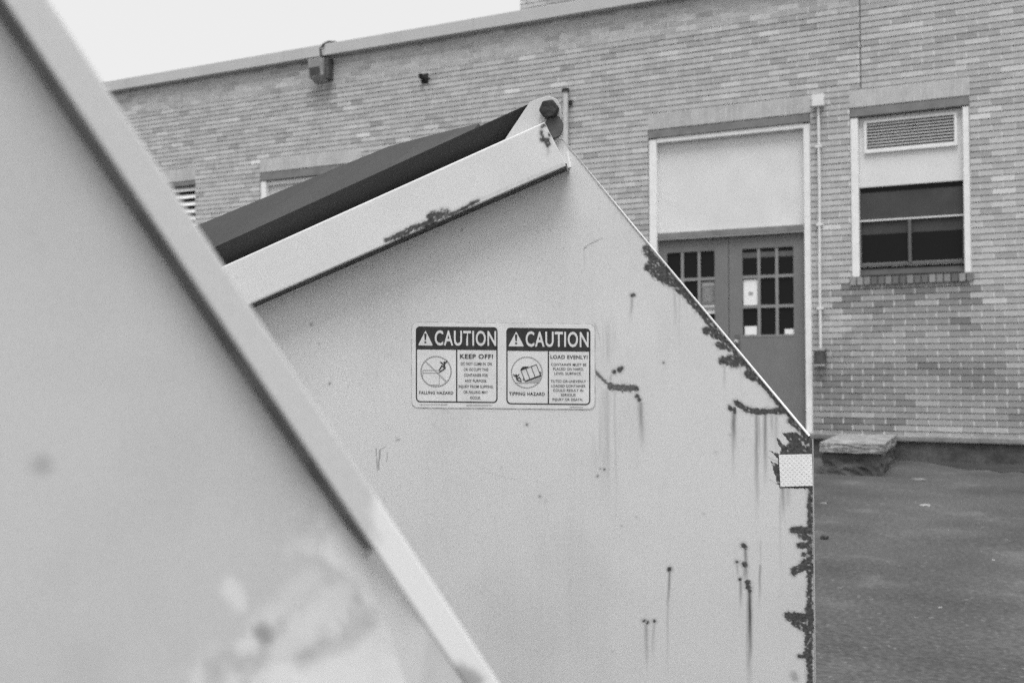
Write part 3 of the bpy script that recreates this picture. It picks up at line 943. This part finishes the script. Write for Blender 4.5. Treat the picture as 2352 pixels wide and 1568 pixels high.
    # faint grime: broad mottling and vertical weather streaks
    s1 = fbm(w.x / .10, w.z / .14, 60, 4); s2 = fbm(w.x / .012, w.z / .35, 70, 3); s3 = fbm(w.x / .004, w.z / .005, 77, 3)
    w.stain = np.maximum(w.stain, .06 * sstep(.45, .8, s1) + .03 * sstep(.52, .85, s2) * sstep(.35, .6, s1) + .10 * sstep(.70, .80, s3) * sstep(.5, .7, s1))
    return w

xs = np.concatenate([np.linspace(PL, -.49, 14)[:-1], np.linspace(-.49, PR, 610)])
tz = np.concatenate([np.linspace(0, 1, 9)[:-1] * .0, np.array([])])
zt_ = ztop(xs)
lowrows = np.linspace(ZB, .555, 10)[:-1]
hi = np.linspace(0, 1, 470)
ZF = np.concatenate([np.repeat(lowrows[None], len(xs), 0), .555 + (zt_[:, None] - .555) * hi[None]], 1)
grid_sheet('end_panel', xs, ZF, M['paint'], dA, 0.0, paint_end)

# body behind the end panel
MB().add([(PK[0], .0052, PK[1]), (PR, .0052, CH_Z), (PR, DEPTH, CH_Z), (PK[0], DEPTH, PK[1]), (PK[0] - .004, .0052, PK[1] - .004), (PR - .005, .0052, CH_Z - .004), (PR - .005, DEPTH, CH_Z - .004), (PK[0] - .004, DEPTH, PK[1] - .004)],
         [(0, 1, 2, 3), (4, 7, 6, 5), (0, 4, 5, 1), (1, 5, 6, 2), (2, 6, 7, 3), (3, 7, 4, 0)]).build('sloped_rear_panel', M['paint_plain'], dA)
MB().box(PR - .005, PR, .0052, DEPTH, ZB, CH_Z - .004).build('rear_panel', M['paint_plain'], dA)
MB().box(PL, PL + .005, .0052, DEPTH, ZB, float(ztop(np.array(PL)))).build('front_panel', M['paint_plain'], dA)
MB().box(PL, PR, .0052, DEPTH, ZB - .006, ZB).build('floor_plate', M['paint_plain'], dA)
far = [(PL, ZB), (PR, ZB), (PR, CH_Z), (PK[0], PK[1]), (PL, float(ztop(np.array(PL))))]
MB().prism(far, DEPTH, DEPTH + .005).build('end_panel', M['paint_plain'], dA)
for yy in (.18, DEPTH - .26):
    MB().box(PL + .05, PR - .05, yy, yy + .08, 0.0, ZB - .0065).build('skid', M['bare_steel'], dA)
# bead along the sloped and vertical edge; slope painted pale as if catching light
MB().tube([(PK[0] + .02, .0, PK[1] - .02), (.2, -.001, float(ztop(np.array(.2))) + .0015), (.33, .0, float(ztop(np.array(.33))) + .001), (PR - .004, .0, CH_Z + .005)], [.0012, .0014, .0017, .0019], 8).build('edge_bead', M['steel_edge'], dA, smooth=True)
MB().tube([(PR + .0012, .002, CH_Z), (PR + .0014, .002, .7), (PR + .0012, .002, ZB)], .0014, 6).build('edge_bead', M['galv'], dA)

# top rail: folded channel standing 52 mm proud of the end panel
RO = .052
rt0, rt1 = P(505, 615, RO), P(1250, 281, RO)
rb0, rb1 = P(567, 701, RO), P(1300, 380, RO)
ms, mb_ = (rt1[1] - rt0[1]) / (rt1[0] - rt0[0]), (rb1[1] - rb0[1]) / (rb1[0] - rb0[0])
def rt(x): return rt1[1] + ms * (x - rt1[0])
def rb(x): return rb1[1] + mb_ * (x - rb1[0])
def paint_rail(x, z):
    w = Wear(x, z, PAN, 14, RO)
    for pts, ww in (([(888, 552), (905, 545)], 9), ([(905, 545), (935, 533)], 13), ([(935, 530), (952, 522)], 12), ([(952, 524), (1000, 505)], 14), ([(985, 498), (1000, 492), (1012, 493)], 14), ([(1008, 496), (1024, 488)], 17), ([(1016, 484), (1026, 486)], 9),
                    ([(1030, 494), (1072, 476)], 6), ([(1076, 472), (1098, 461)], 7),
                    ([(1251, 287), (1246, 291)], 7), ([(1244, 303), (1243, 309), (1248, 316)], 7), ([(1247, 320), (1256, 324), (1258, 331)], 11), ([(1262, 308), (1262, 313)], 4), ([(1259, 322), (1257, 334)], 8)):
        w.blob(pts, ww)
    w.line([(560, 700), (900, 555), (1300, 380)], 5, .25); w.run(1258, 335, 362, 8, .35)
    w.line([(1080, 470), (1180, 425), (1290, 380)], 9, .25)
    s1 = fbm(x / .08, z / .08, 90, 4)
    w.stain = np.maximum(w.stain, .05 * sstep(.45, .8, s1))
    edge = np.abs(z - rt(x))
    w.pale = np.maximum(w.pale, .45 * (1 - sstep(.0015, .004, edge)) * (.4 + w.str))  # bright highlight on the rail's top edge, painted in as pale
    return w
rx = np.linspace(PL, rb1[0], 420)
endt = rt1[0]
hh = np.linspace(0, 1, 52)
ztr = np.where(rx <= endt, rt(rx), rt1[1] + (rb1[1] - rt1[1]) * (rx - endt) / (rb1[0] - endt))
ZR = rb(rx)[:, None] + (np.maximum(ztr, rb(rx) + .0004) - rb(rx))[:, None] * hh[None]
rail = grid_sheet('top_rail', rx, ZR, M['paint'], dA, -RO, paint_rail, back=.006)
poly = [(PL, rb(PL)), (rb1[0], rb1[1]), (rt1[0], rt1[1]), (PL, rt(PL))]
MB().add([(PL, -RO + .003, rt(PL) - .003), (rt1[0], -RO + .003, rt1[1] - .003), (rt1[0], 0, rt1[1] - .002), (PL, 0, rt(PL) - .002), (PL, -RO + .003, rt(PL) + .001), (rt1[0], -RO + .003, rt1[1] + .001), (rt1[0], 0, rt1[1] + .001), (PL, 0, rt(PL) + .001)],
         [(0, 1, 5, 4), (1, 2, 6, 5), (2, 3, 7, 6), (3, 0, 4, 7), (4, 5, 6, 7), (3, 2, 1, 0)]).build('rail_top_flange', M['paint_plain'], rail)
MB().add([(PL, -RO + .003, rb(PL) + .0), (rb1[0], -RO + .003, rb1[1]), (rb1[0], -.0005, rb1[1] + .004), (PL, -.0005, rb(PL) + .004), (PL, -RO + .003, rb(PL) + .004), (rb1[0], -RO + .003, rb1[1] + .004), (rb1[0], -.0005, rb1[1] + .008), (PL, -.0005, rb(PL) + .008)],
         [(0, 1, 5, 4), (1, 2, 6, 5), (2, 3, 7, 6), (3, 0, 4, 7), (4, 5, 6, 7), (3, 2, 1, 0)]).build('rail_bottom_flange', M['dark_box'], rail)  # dark colour carries the shade under the rail
MB().add([(rt1[0], -RO + .003, rt1[1]), (rb1[0], -RO + .003, rb1[1]), (rb1[0], 0, rb1[1]), (rt1[0], 0, rt1[1]), (rt1[0] - .004, -RO + .003, rt1[1]), (rb1[0] - .004, -RO + .003, rb1[1] + .002), (rb1[0] - .004, 0, rb1[1] + .002), (rt1[0] - .004, 0, rt1[1])],
         [(0, 1, 2, 3), (4, 7, 6, 5), (0, 4, 5, 1), (1, 5, 6, 2), (2, 6, 7, 3), (3, 7, 4, 0)]).build('rail_end_cap', M['paint_plain'], rail)
MB().tube([(rb1[0] + .001, -RO + .002, rb1[1] + .022), (rb1[0] + .004, -RO + .001, rb1[1] + .006), (rb1[0] + .006, -RO + .0, rb1[1] - .004)], .0035, 6).build('bent_tab', M['paint_plain'], rail)

# lids: black plastic, near one with a rim and a raised middle
q0 = .012
def lid_line(u, v, y): return PAN.at(u, v, -y)
a0, a1 = lid_line(480, 572, q0), lid_line(1214, 238, q0)
sl_ = (a1[1] - a0[1]) / (a1[0] - a0[0])
xl = PL - .05
rimz = lambda x: a1[1] + sl_ * (x - a1[0])
basez = lambda x: 1.4655 + slope_r * (x - PK[0]) + .002
hx = a1[0] + .002
def lid(y0, y1, name):
    # rim folded under: its lower edge sits further in than its top
    o = MB().add([(xl, y0 + .022, basez(xl)), (hx, y0 + .022, basez(hx)), (hx, y0, rimz(hx)), (xl, y0, rimz(xl)),
                  (xl, y0 + .030, basez(xl)), (hx, y0 + .030, basez(hx)), (hx, y0 + .014, rimz(hx)), (xl, y0 + .014, rimz(xl))],
                 [(0, 1, 2, 3), (4, 7, 6, 5), (0, 4, 5, 1), (1, 5, 6, 2), (2, 6, 7, 3), (3, 7, 4, 0)]).build(name, M['lid'], dA, bevel=.002)
    MB().prism([(xl, basez(xl)), (hx, basez(hx)), (hx, rimz(hx)), (xl, rimz(xl))], y1 - .016, y1).build('lid_rim', M['lid'], o)
    MB().prism([(xl, rimz(xl) - .012), (hx, rimz(hx) - .012), (hx, rimz(hx) - .004), (xl, rimz(xl) - .004)], y0 + .0165, y1 - .0165).build('lid_sheet', M['lid'], o)
    yy = y0 + .17
    top = [lid_line(u, v, yy) for u, v in ((447, 520), (784, 381), (891, 337), (984, 312), (1060, 293), (1100, 284))]
    k = (top[1][1] - top[0][1]) / (top[1][0] - top[0][0])
    prof = [(xl + .03, top[0][1] + k * (xl + .03 - top[0][0]) - .01)] + top + [(top[-1][0] + .03, rimz(top[-1][0] + .03) - .006)]
    base = [(x, rimz(x) - .008) for x, z in prof]
    n = len(prof)
    yb = y1 - .17
    dz = yy * 0
    vs = []
    for (x, z), (xb, zb2) in zip(prof, base):
        vs += [(xb, y0 + .02, zb2), (x, yy, z), (x, yb, z), (xb, y1 - .02, zb2)]
    fs = []
    for i in range(n - 1):
        for j in range(3):
            fs.append((i * 4 + j, (i + 1) * 4 + j, (i + 1) * 4 + j + 1, i * 4 + j + 1))
    fs += [(0, 1, 2, 3), (4 * n - 1, 4 * n - 2, 4 * n - 3, 4 * n - 4)]
    MB().add(vs, fs).build('lid_crown', M['lid'], o, smooth=False)
    return o
lid(q0, .74, 'lid')
MB().prism([(xl, basez(xl)), (hx, basez(hx)), (hx, rimz(hx)), (xl, rimz(xl))], .76, 1.49).build('lid', M['lid'], dA, bevel=.004)

# hinge: lug plate, dark hexagonal rod end, sleeve behind it
lug = [P(u, v, .004) for u, v in ((1150, 336), (1164, 313), (1217, 234), (1238, 226), (1260, 220), (1280, 228), (1289, 248), (1289, 300), (1278, 330), (1240, 340))]
MB().prism(lug[::-1], -.004, .0035).build('hinge_lug', M['coping'], dA, bevel=.001)
hc = P(1260, 249, .02)
hexa = [(hc[0] + .0165 * math.cos(a), hc[1] + .0162 * math.sin(a)) for a in (math.radians(8 + 60 * k) for k in range(6))]
MB().prism(hexa, -.02, -.0045).build('hinge_bolt', M['rod'], dA, bevel=.002)
sc = P(1272, 290, .012)
MB().prism([(sc[0] + .015 * math.cos(a), sc[1] + .019 * math.sin(a)) for a in (2 * math.pi * k / 14 for k in range(14))], -.012, -.0046).build('hinge_sleeve', M['dark_box'], dA)
MB().tube([(hc[0], .004, hc[1]), (hc[0], .09, hc[1])], .011, 10).build('hinge_rod', M['rod'], dA)

# reflective tape square
tp = [P(1789, 1118, .001), P(1793, 1118, .001)]
quad = [P(1792.7, 1117.5, .001), P(1867, 1115, .001), P(1864.8, 1042.3, .001), P(1789, 1044, .001)]
tape = MB().prism(quad, -.0013, -.0004).build('reflective_tape', M['tape'], dA)
cells = MB()
def lerp2(i, j):
    a = Vector(quad[0]).lerp(Vector(quad[1]), i); b = Vector(quad[3]).lerp(Vector(quad[2]), i)
    return a.lerp(b, j)
for i in range(14):
    for j in range(14):
        if (i + j) % 2: continue
        c = lerp2((i + .5) / 14, (j + .5) / 14)
        r = .0015
        cells.prism([(c.x - r, c.y), (c.x, c.y - r * .8), (c.x + r, c.y), (c.x, c.y + r * .8)], -.0016, -.00135)
cells.build('tape_prisms', M['tape_cell'], tape, kind='stuff')

# ------------------------------------------------------------------ caution labels (one vinyl sheet, two printed signs)
LO = .0015
def Q(u, v): return P(u, v, LO)
def rounded(u0, v0, u1, v1, r, shear=0.0, n=6):
    pts = []
    for (cx, cy, a0) in ((u1 - r, v1 - r, 0), (u0 + r, v1 - r, 90), (u0 + r, v0 + r, 180), (u1 - r, v0 + r, 270)):
        for k in range(n + 1):
            a = math.radians(a0 + 90 * k / n)
            pts.append((cx + r * math.cos(a), cy + r * math.sin(a)))
    return [(u, v + shear * (u - u0)) for u, v in pts]
def flat(pts_uv, y0, y1, mb=None):
    mb = mb or MB()
    return mb.prism([Q(u, v) for u, v in pts_uv][::-1], y0, y1)
SH = .010
edge = flat(rounded(944, 738.5, 1367.5, 937, 15, SH), -.0005, -.0003).build('label_edge', M['dirt'], dA)
lab = flat(rounded(946, 740.3, 1365.5, 935, 14, SH), -.0009, -.00055).build('caution_label', M['sticker'], dA)
lab['label'] = 'white vinyl label with two black and white caution signs'
edge.parent = lab
T0, T1, T2 = -.0012, -.00092, -.0015

def sign(L, R, T, H, B, D, shear):
    sh = lambda v, u: v + shear * (u - L)
    fr = MB()
    # outline frame as strokes following a rounded rectangle
    ring = rounded(L + 1.5, T + 1.5, R - 1.5, B - 1.5, 9, shear)
    fr.stroke([Q(*p) for p in ring + ring[:1]], 3 * .00068, T0, T1)
    fr.stroke([Q(D, sh(H, D)), Q(D, sh(B - 2, D))], 3 * .00068, T0 - .00002, T1)
    fr.build('sign_border', M['ink'], lab)
    hd = [p for p in rounded(L, T, R, H + 20, 9, 0)]
    top = [(u, v) for u, v in hd if v <= T + 9.01]
    band = [(L, H)] + sorted([p for p in top if p[0] < (L + R) / 2], key=lambda p: p[0] * 1 - p[1]) + sorted([p for p in top if p[0] >= (L + R) / 2], key=lambda p: p[0] + p[1]) + [(R, H)]
    flat([(u, sh(v, u)) for u, v in band], T0 - .00006, T1).build('sign_header', M['ink'], lab)
sign(954.8, 1142.8, 749.4, 802, 923.5, 1048.8, .0095)
sign(1162.8, 1356, 752.3, 805, 928, 1259.5, .0105)

texts = []
def text(s_, u0, u1, vc, cap, bold=0.0, mat='ink', shear=.0098, y=T2, top=False):
    cu = bpy.data.curves.new('lettering', 'FONT')
    cu.body = s_; cu.size = 1; cu.offset = bold; cu.space_character = 1.0 + bold * 5; cu.resolution_u = 4
    ob = bpy.data.objects.new('lettering_tmp', cu)
    COL.objects.link(ob)
    texts.append((ob, u0, u1, vc, cap, mat, shear, y))
# header words
text('CAUTION', 998.5, 1139.5, 776.5, 35, .017, 'sticker')
text('CAUTION', 1207.3, 1352, 779, 35.5, .017, 'sticker')
text('KEEP OFF!', 1056.5, 1132.5, 818.2, 10.6, .022)
for s_, v, a, b in (('DO NOT CLIMB IN, ON', 835.2, 1058.5, 1129.5), ('OR OCCUPY THIS', 848.2, 1065, 1121.5), ('CONTAINER FOR', 861.2, 1065.5, 1120.5), ('ANY PURPOSE.', 874.2, 1067.5, 1118),
                    ('INJURY FROM SLIPPING', 887.3, 1053.5, 1132.5), ('OR FALLING MAY', 900.2, 1064.5, 1120.5), ('OCCUR.', 913.2, 1079.5, 1104)):
    text(s_, a, b, v, 6.6, .006)
text('FALLING HAZARD', 962.8, 1041, 901.5, 7.2, .016)
text('LOAD EVENLY!', 1264.3, 1349.5, 819.6, 8.6, .018)
for s_, v, a, b in (('CONTAINER MUST BE', 836.9, 1265.5, 1347), ('PLACED ON HARD,', 847.0, 1270.5, 1340.5), ('LEVEL SURFACE.', 857.4, 1273.5, 1336),
                    ('TILTED OR UNEVENLY', 875.2, 1264.5, 1346), ('LOADED CONTAINER', 886, 1266, 1345), ('COULD RESULT IN', 896.1, 1270.5, 1339.5), ('SERIOUS', 906.5, 1288, 1322), ('INJURY OR DEATH.', 917, 1269, 1339)):
    text(s_, a, b, v, 6.0, .006)
text('TIPPING HAZARD', 1169.6, 1251.3, 904, 7.8, .016)
bpy.context.view_layer.update()
dg = bpy.context.evaluated_depsgraph_get()
for ob, u0, u1, vc, cap, mat, shear, y in texts:
    me = bpy.data.meshes.new_from_object(ob.evaluated_get(dg))
    n = len(me.vertices)
    co = np.empty(n * 3, np.float32); me.vertices.foreach_get('co', co); co = co.reshape(-1, 3)
    x0, x1 = co[:, 0].min(), co[:, 0].max()
    z0, z1 = (0.0, 0.0), 0
    capz = .729 if False else None
    lo, hi_ = co[:, 1].min(), co[:, 1].max()
    if ',' in ob.data.body or 'J' in ob.data.body or 'Q' in ob.data.body: lo = -0.01
    uu = u0 + (co[:, 0] - x0) / (x1 - x0) * (u1 - u0)
    vv = vc + cap / 2 - (co[:, 1] - lo) / (hi_ - lo) * cap
    vv = vv + shear * (uu - (u0 + u1) / 2)
    new = np.array([(lambda q: (q[0], y, q[1]))(Q(float(a), float(b))) for a, b in zip(uu, vv)], np.float32)
    me.vertices.foreach_set('co', new.ravel()); me.update()
    me.materials.clear(); me.materials.append(M[mat])
    me.name = 'lettering'
    bpy.data.objects.remove(ob)
    link('lettering', me, lab)

# warning triangles
for (A, B, C, ex) in (((960, 792.8), (994.5, 793.5), (977.3, 758.8), (977, 0)), ((1167.4, 795), (1203.5, 795.4), (1185.7, 760.6), (1185.5, 0))):
    def corner(p, q, r_):
        p, q, r_ = Vector(p), Vector(q), Vector(r_)
        return [p + (q - p).normalized() * 3, p + ((q - p).normalized() + (r_ - p).normalized()) * .6, p + (r_ - p).normalized() * 3]
    pts = [tuple(x) for x in corner(A, C, B) + corner(B, A, C) + corner(C, B, A)]
    pts = [tuple(x) for x in (corner(A, C, B) + corner(B, A, C) + corner(C, B, A))]
    tri = MB().prism([Q(*p) for p in pts], T2, T1 - .0002).build('warning_triangle', M['sticker'], lab)
    ym = A[1]
    MB().prism([Q(*p) for p in ((ex[0] - 1.6, ym - 12), (ex[0] + 1.6, ym - 12), (ex[0] + 2.6, ym - 27), (ex[0] - 2.6, ym - 27))], T2 - .0003, T2 - .00002).prism(
        [Q(*p) for p in ((ex[0] - 2.2, ym - 5), (ex[0] + 2.2, ym - 5), (ex[0] + 2.2, ym - 9), (ex[0] - 2.2, ym - 9))], T2 - .0003, T2 - .00002).build('exclamation_mark', M['ink'], lab)

def circ(cu, cv, r, n=40): return [(cu + r * math.cos(2 * math.pi * k / n), cv + r * math.sin(2 * math.pi * k / n)) for k in range(n + 1)]
def px(a, b): return (931 + a / 6.918, 722.7 + b / 6.918)
def px2(a, b): return (1139.2 + a / 6.9187, 722.7 + b / 6.9187)
U = .00068
def strokes(name, lines, w, mat, y=T0):
    m = MB()
    for i, l in enumerate(lines): m.stroke([Q(*p) for p in l], w * U, y - .00003 * (i % 5), T1)
    return m.build(name, M[mat], lab)
strokes('prohibition_ring', [circ(1001.4, 852.8, 34.6), [px(320, 740), px(655, 1065)]], 3.3, 'grey_ink')
strokes('container_drawing', [[px(275, 1000), px(277, 878), px(540, 878), px(540, 1110), px(370, 1110)], [px(277, 920), px(540, 920)]], 1.1, 'grey_ink', T2)
strokes('falling_figure', [[px(560, 750), px(612, 795), px(665, 730)], [px(618, 790), px(632, 850)], [px(632, 850), px(545, 905)], [px(628, 845), px(580, 808), px(540, 872)]], 2.6, 'ink', T2 - .0002)
flat(circ(*px(620, 756), 2.3, 10)[:-1], T2 - .0004, T1).build('figure_head', M['ink'], lab)
strokes('pictogram_ring', [circ(1210, 855, 35.4)], 2.8, 'grey_ink')
strokes('tipping_container', [[px2(395, 880), px2(640, 790), px2(710, 965)], [px2(395, 880), px2(465, 1055)], [px2(475, 850), px2(540, 1020)], [px2(557, 820), px2(622, 985)], [px2(690, 905), px2(715, 915), px2(705, 945)], [px2(440, 1000), px2(430, 1030), px2(455, 1045)]], 1.3, 'ink', T2)
strokes('container_base', [[px2(468, 1055), px2(712, 965)]], 3.4, 'ink', T2 - .0003)
flat([px2(388, 868), px2(420, 826), px2(515, 818), px2(500, 842), px2(395, 880)], T2 - .0004, T1).build('container_lid', M['ink'], lab)
flat([px2(490, 1078), px2(728, 985), px2(690, 1078)], T2 - .0001, T1).build('slope_hatching', M['grey_ink'], lab)
strokes('ground_line', [[px2(300, 1080), px2(490, 1080)]], .9, 'grey_ink', T2)
strokes('fleeing_figure', [[px2(275, 945), px2(325, 992), px2(365, 945)], [px2(325, 990), px2(332, 1035)], [px2(330, 1032), px2(405, 1062)], [px2(335, 1020), px2(368, 990), px2(400, 1032)]], 2.1, 'ink', T2 - .0002)
flat(circ(*px2(321, 958), 2.0, 10)[:-1], T2 - .0005, T1).build('figure_head', M['ink'], lab)
fine = MB()
for a, b, v in ((964, 1027, 928.3), (1071, 1129, 930.0), (1309, 1339, 934.2)):
    u = a
    while u < b:
        l = random.uniform(.8, 2.2)
        flat([(u, v - .9), (u + l, v - .9), (u + l, v + .9), (u, v + .9)], T2, T1, fine); u += l + random.uniform(.5, 1.4)
fine.build('fine_print', M['grey_ink'], lab, kind='stuff')

# ------------------------------------------------------------------ the near dumpster, out of focus at the left
dB = thing('dumpster', 'blurred pale dumpster end in the left foreground with a raised sloping rim', 'dumpster', (0, NEAR.y0, 0), -NEAR.a, 'steel dumpsters')
e0, e1 = NEAR.at(92, 5), NEAR.at(1130, 1568)
es = (e1[1] - e0[1]) / (e1[0] - e0[0])
PK2 = (-.42, e0[1] + es * (-.42 - e0[0]))
RT2 = (e1[0] + .045, e1[1] + es * .045)
LF2 = -1.05
def ztop2(x): return np.where(x < PK2[0], PK2[1] + .40 * (x - PK2[0]), PK2[1] + es * (x - PK2[0]))
def paint_near(x, z):
    w = Wear(x, z, NEAR, 31)
    w.px = .000185
    k = sstep(.35, .65, fbm(x / .02, z / .02, 5, 4))
    def rubn(pts, ww, a): 
        q = [NEAR.at(*p) for p in pts]; q = q * 2 if len(q) == 1 else q
        d = w.dist(q) + (fbm(x / .012, z / .012, 8, 3) - .5) * .012
        r = ww * .000185 / 2
        w.pale = np.maximum(w.pale, a * (1 - sstep(r - .003, r + .004, d)))
    rubn([(790, 1240), (880, 1375), (960, 1480), (1040, 1590)], 95, .95)
    rubn([(640, 1590), (760, 1545), (870, 1490), (980, 1520)], 110, .8); rubn([(700, 1600), (960, 1560)], 140, .9)
    rubn([(532, 1338), (556, 1392)], 7, .55)
    rubn([(700, 1450), (760, 1400), (800, 1350)], 60, .5); rubn([(640, 1500), (740, 1450)], 55, .4); rubn([(650, 1390), (720, 1330)], 40, .3)
    q = [NEAR.at(*p) for p in ((800, 1250), (880, 1400), (760, 1480), (640, 1540), (560, 1600))]
    reg = 1 - sstep(.012, .034, w.dist(q) + (fbm(x / .02, z / .02, 71, 3) - .5) * .02)
    w.pale = np.maximum(w.pale, .62 * reg * sstep(.36, .66, fbm(x / .006, z / .008, 73, 5)))
    def spot(pts, ww, a, soft=.004):
        q = [NEAR.at(*p) for p in pts]; q = q * 2 if len(q) == 1 else q
        r = ww * .000185 / 2
        d = w.dist(q) + (fbm(x / .008, z / .008, 18, 3) - .5) * .006
        s_ = a * (1 - sstep(r - soft * .4, r + soft, d))
        w.stain = np.maximum(w.stain, s_); w.pale = w.pale * (1 - s_)
    spot([(604, 1455), (610, 1468)], 24, .55); spot([(850, 1415), (800, 1465), (740, 1490), (700, 1515)], 42, .20); spot([(600, 1500), (500, 1530)], 36, .12)
    spot([(97, 1068)], 16, .3); spot([(70, 530), (95, 565)], 12, .12); spot([(540, 1170)], 20, .08); spot([(826, 1405), (830, 1420)], 40, .14)
    s1 = fbm(x / .05, z / .06, 60, 4)
    low = sstep(1.0, .86, z)
    w.stain = np.maximum(w.stain, .07 * sstep(.4, .75, s1) + .10 * sstep(.5, .8, fbm(x / .015, z / .02, 66, 3)) * low)
    return w
xs2 = np.linspace(LF2, RT2[0], 420)
zt2 = ztop2(xs2)
ZF2 = np.concatenate([np.repeat(np.linspace(.12, .78, 8)[:-1][None], len(xs2), 0), .78 + (zt2[:, None] - .78) * np.linspace(0, 1, 190)[None]], 1)
grid_sheet('end_panel', xs2, ZF2, M['paint_near'], dB, 0.0, paint_near)
# raised rim bar along the sloping edge: its own steel strip, proud of the panel
RP = .0105
d_in = NEAR.at(440, 640, 0)
nrm = Vector((-es, 1)).normalized()          # across the edge, upward
off_in = -.0175
def edge_pt(x, o): 
    return (x + nrm.x * o, PK2[1] + es * (x - PK2[0]) + nrm.y * o)
def paint_rim(x, z):
    w = Wear(x, z, NEAR, 41, RP)
    t0 = NEAR.at(860, 1215, RP)
    k = sstep(t0[0] - .004, t0[0] + .004, x + (fbm(x / .006, z / .006, 3, 3) - .5) * .012)
    w.pale = .06 + .80 * k
    for pts, ww in (([(985, 1495), (1000, 1520), (1040, 1560)], 26), ([(1050, 1545), (1090, 1570)], 34)):
        q = [NEAR.at(*p, RP) for p in pts]
        d = w.dist(q) + (fbm(x / .006, z / .006, 12, 3) - .5) * .008
        r = ww * .000185 / 2
        s_ = .5 * (1 - sstep(r - .002, r + .004, d))
        w.stain = np.maximum(w.stain, s_); w.pale = w.pale * (1 - s_)
    return w
rx2 = np.linspace(PK2[0], RT2[0], 220)
zo = PK2[1] + es * (rx2 - PK2[0])
wv = .0140 / nrm.y                               # vertical height of the bar
ZN = (zo - wv)[:, None] + wv * np.linspace(0, 1, 12)[None]
grid_sheet('rim_bar', rx2, ZN - .0008, M['paint_near'], dB, -RP, paint_rim, back=RP + .003)
# dark strip under the rim bar: its shadow line put in as colour
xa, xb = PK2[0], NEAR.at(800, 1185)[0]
rim_shade = []
def rim_foot_z(x): return PK2[1] + es * (x - PK2[0]) - wv - .0008
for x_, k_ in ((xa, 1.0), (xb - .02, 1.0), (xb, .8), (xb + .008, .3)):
    rim_shade.append((x_, k_))
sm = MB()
for (xA, kA), (xB, kB) in zip(rim_shade[:-1], rim_shade[1:]):
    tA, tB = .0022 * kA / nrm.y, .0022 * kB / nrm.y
    sm.add([(xA, -RP + .001, rim_foot_z(xA)), (xB, -RP + .001, rim_foot_z(xB)), (xB, -.0004, rim_foot_z(xB) - tB), (xA, -.0004, rim_foot_z(xA) - tA)], [(3, 2, 1, 0)])
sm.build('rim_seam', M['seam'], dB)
fl = MB()  # added sloping strip that keeps shade off the foot of the rim bar
xs_f = [xb + .0085, xb + .035, xb + .06, RT2[0]]
for xA, xB in zip(xs_f[:-1], xs_f[1:]):
    fl.add([(xA, -RP + .0002, rim_foot_z(xA) + .0006), (xB, -RP + .0002, rim_foot_z(xB) + .0006), (xB, .0012, rim_foot_z(xB) - .05), (xA, .0012, rim_foot_z(xA) - (.006 if xA < xb + .01 else .05))], [(3, 2, 1, 0)])
fl.build('weld_fillet', M['rubbed'], dB)
# body
p0, p1 = (PK2[0], PK2[1]), RT2
MB().add([(p0[0], .0052, p0[1]), (p1[0], .0052, p1[1]), (p1[0], 1.4, p1[1]), (p0[0], 1.4, p0[1]), (p0[0] - .004, .0052, p0[1] - .005), (p1[0] - .004, .0052, p1[1] - .005), (p1[0] - .004, 1.4, p1[1] - .005), (p0[0] - .004, 1.4, p0[1] - .005)],
         [(0, 1, 2, 3), (4, 7, 6, 5), (0, 4, 5, 1), (1, 5, 6, 2), (2, 6, 7, 3), (3, 7, 4, 0)]).build('sloped_rear_panel', M['paint_plain'], dB)
MB().box(RT2[0] - .005, RT2[0], .0052, 1.4, .12, RT2[1] - .006).build('rear_panel', M['paint_plain'], dB)
zl = float(ztop2(np.array(LF2)))
MB().box(LF2, LF2 + .005, .0052, 1.4, .12, zl).build('front_panel', M['paint_plain'], dB)
MB().box(LF2, RT2[0], .0052, 1.4, .113, .1195).build('floor_plate', M['paint_plain'], dB)
MB().prism([(LF2, .12), (RT2[0], .12), RT2, PK2, (LF2, zl)], 1.4, 1.405).build('end_panel', M['paint_plain'], dB)
MB().prism([(LF2 - .04, zl - .01), (PK2[0], PK2[1] + .004), (PK2[0], PK2[1] + .04), (LF2 - .04, zl + .025)], .01, 1.39).build('lid', M['lid'], dB, bevel=.005)
for yy in (.18, 1.16):
    MB().box(LF2 + .05, RT2[0] - .05, yy, yy + .08, 0.0, .1125).build('skid', M['bare_steel'], dB)
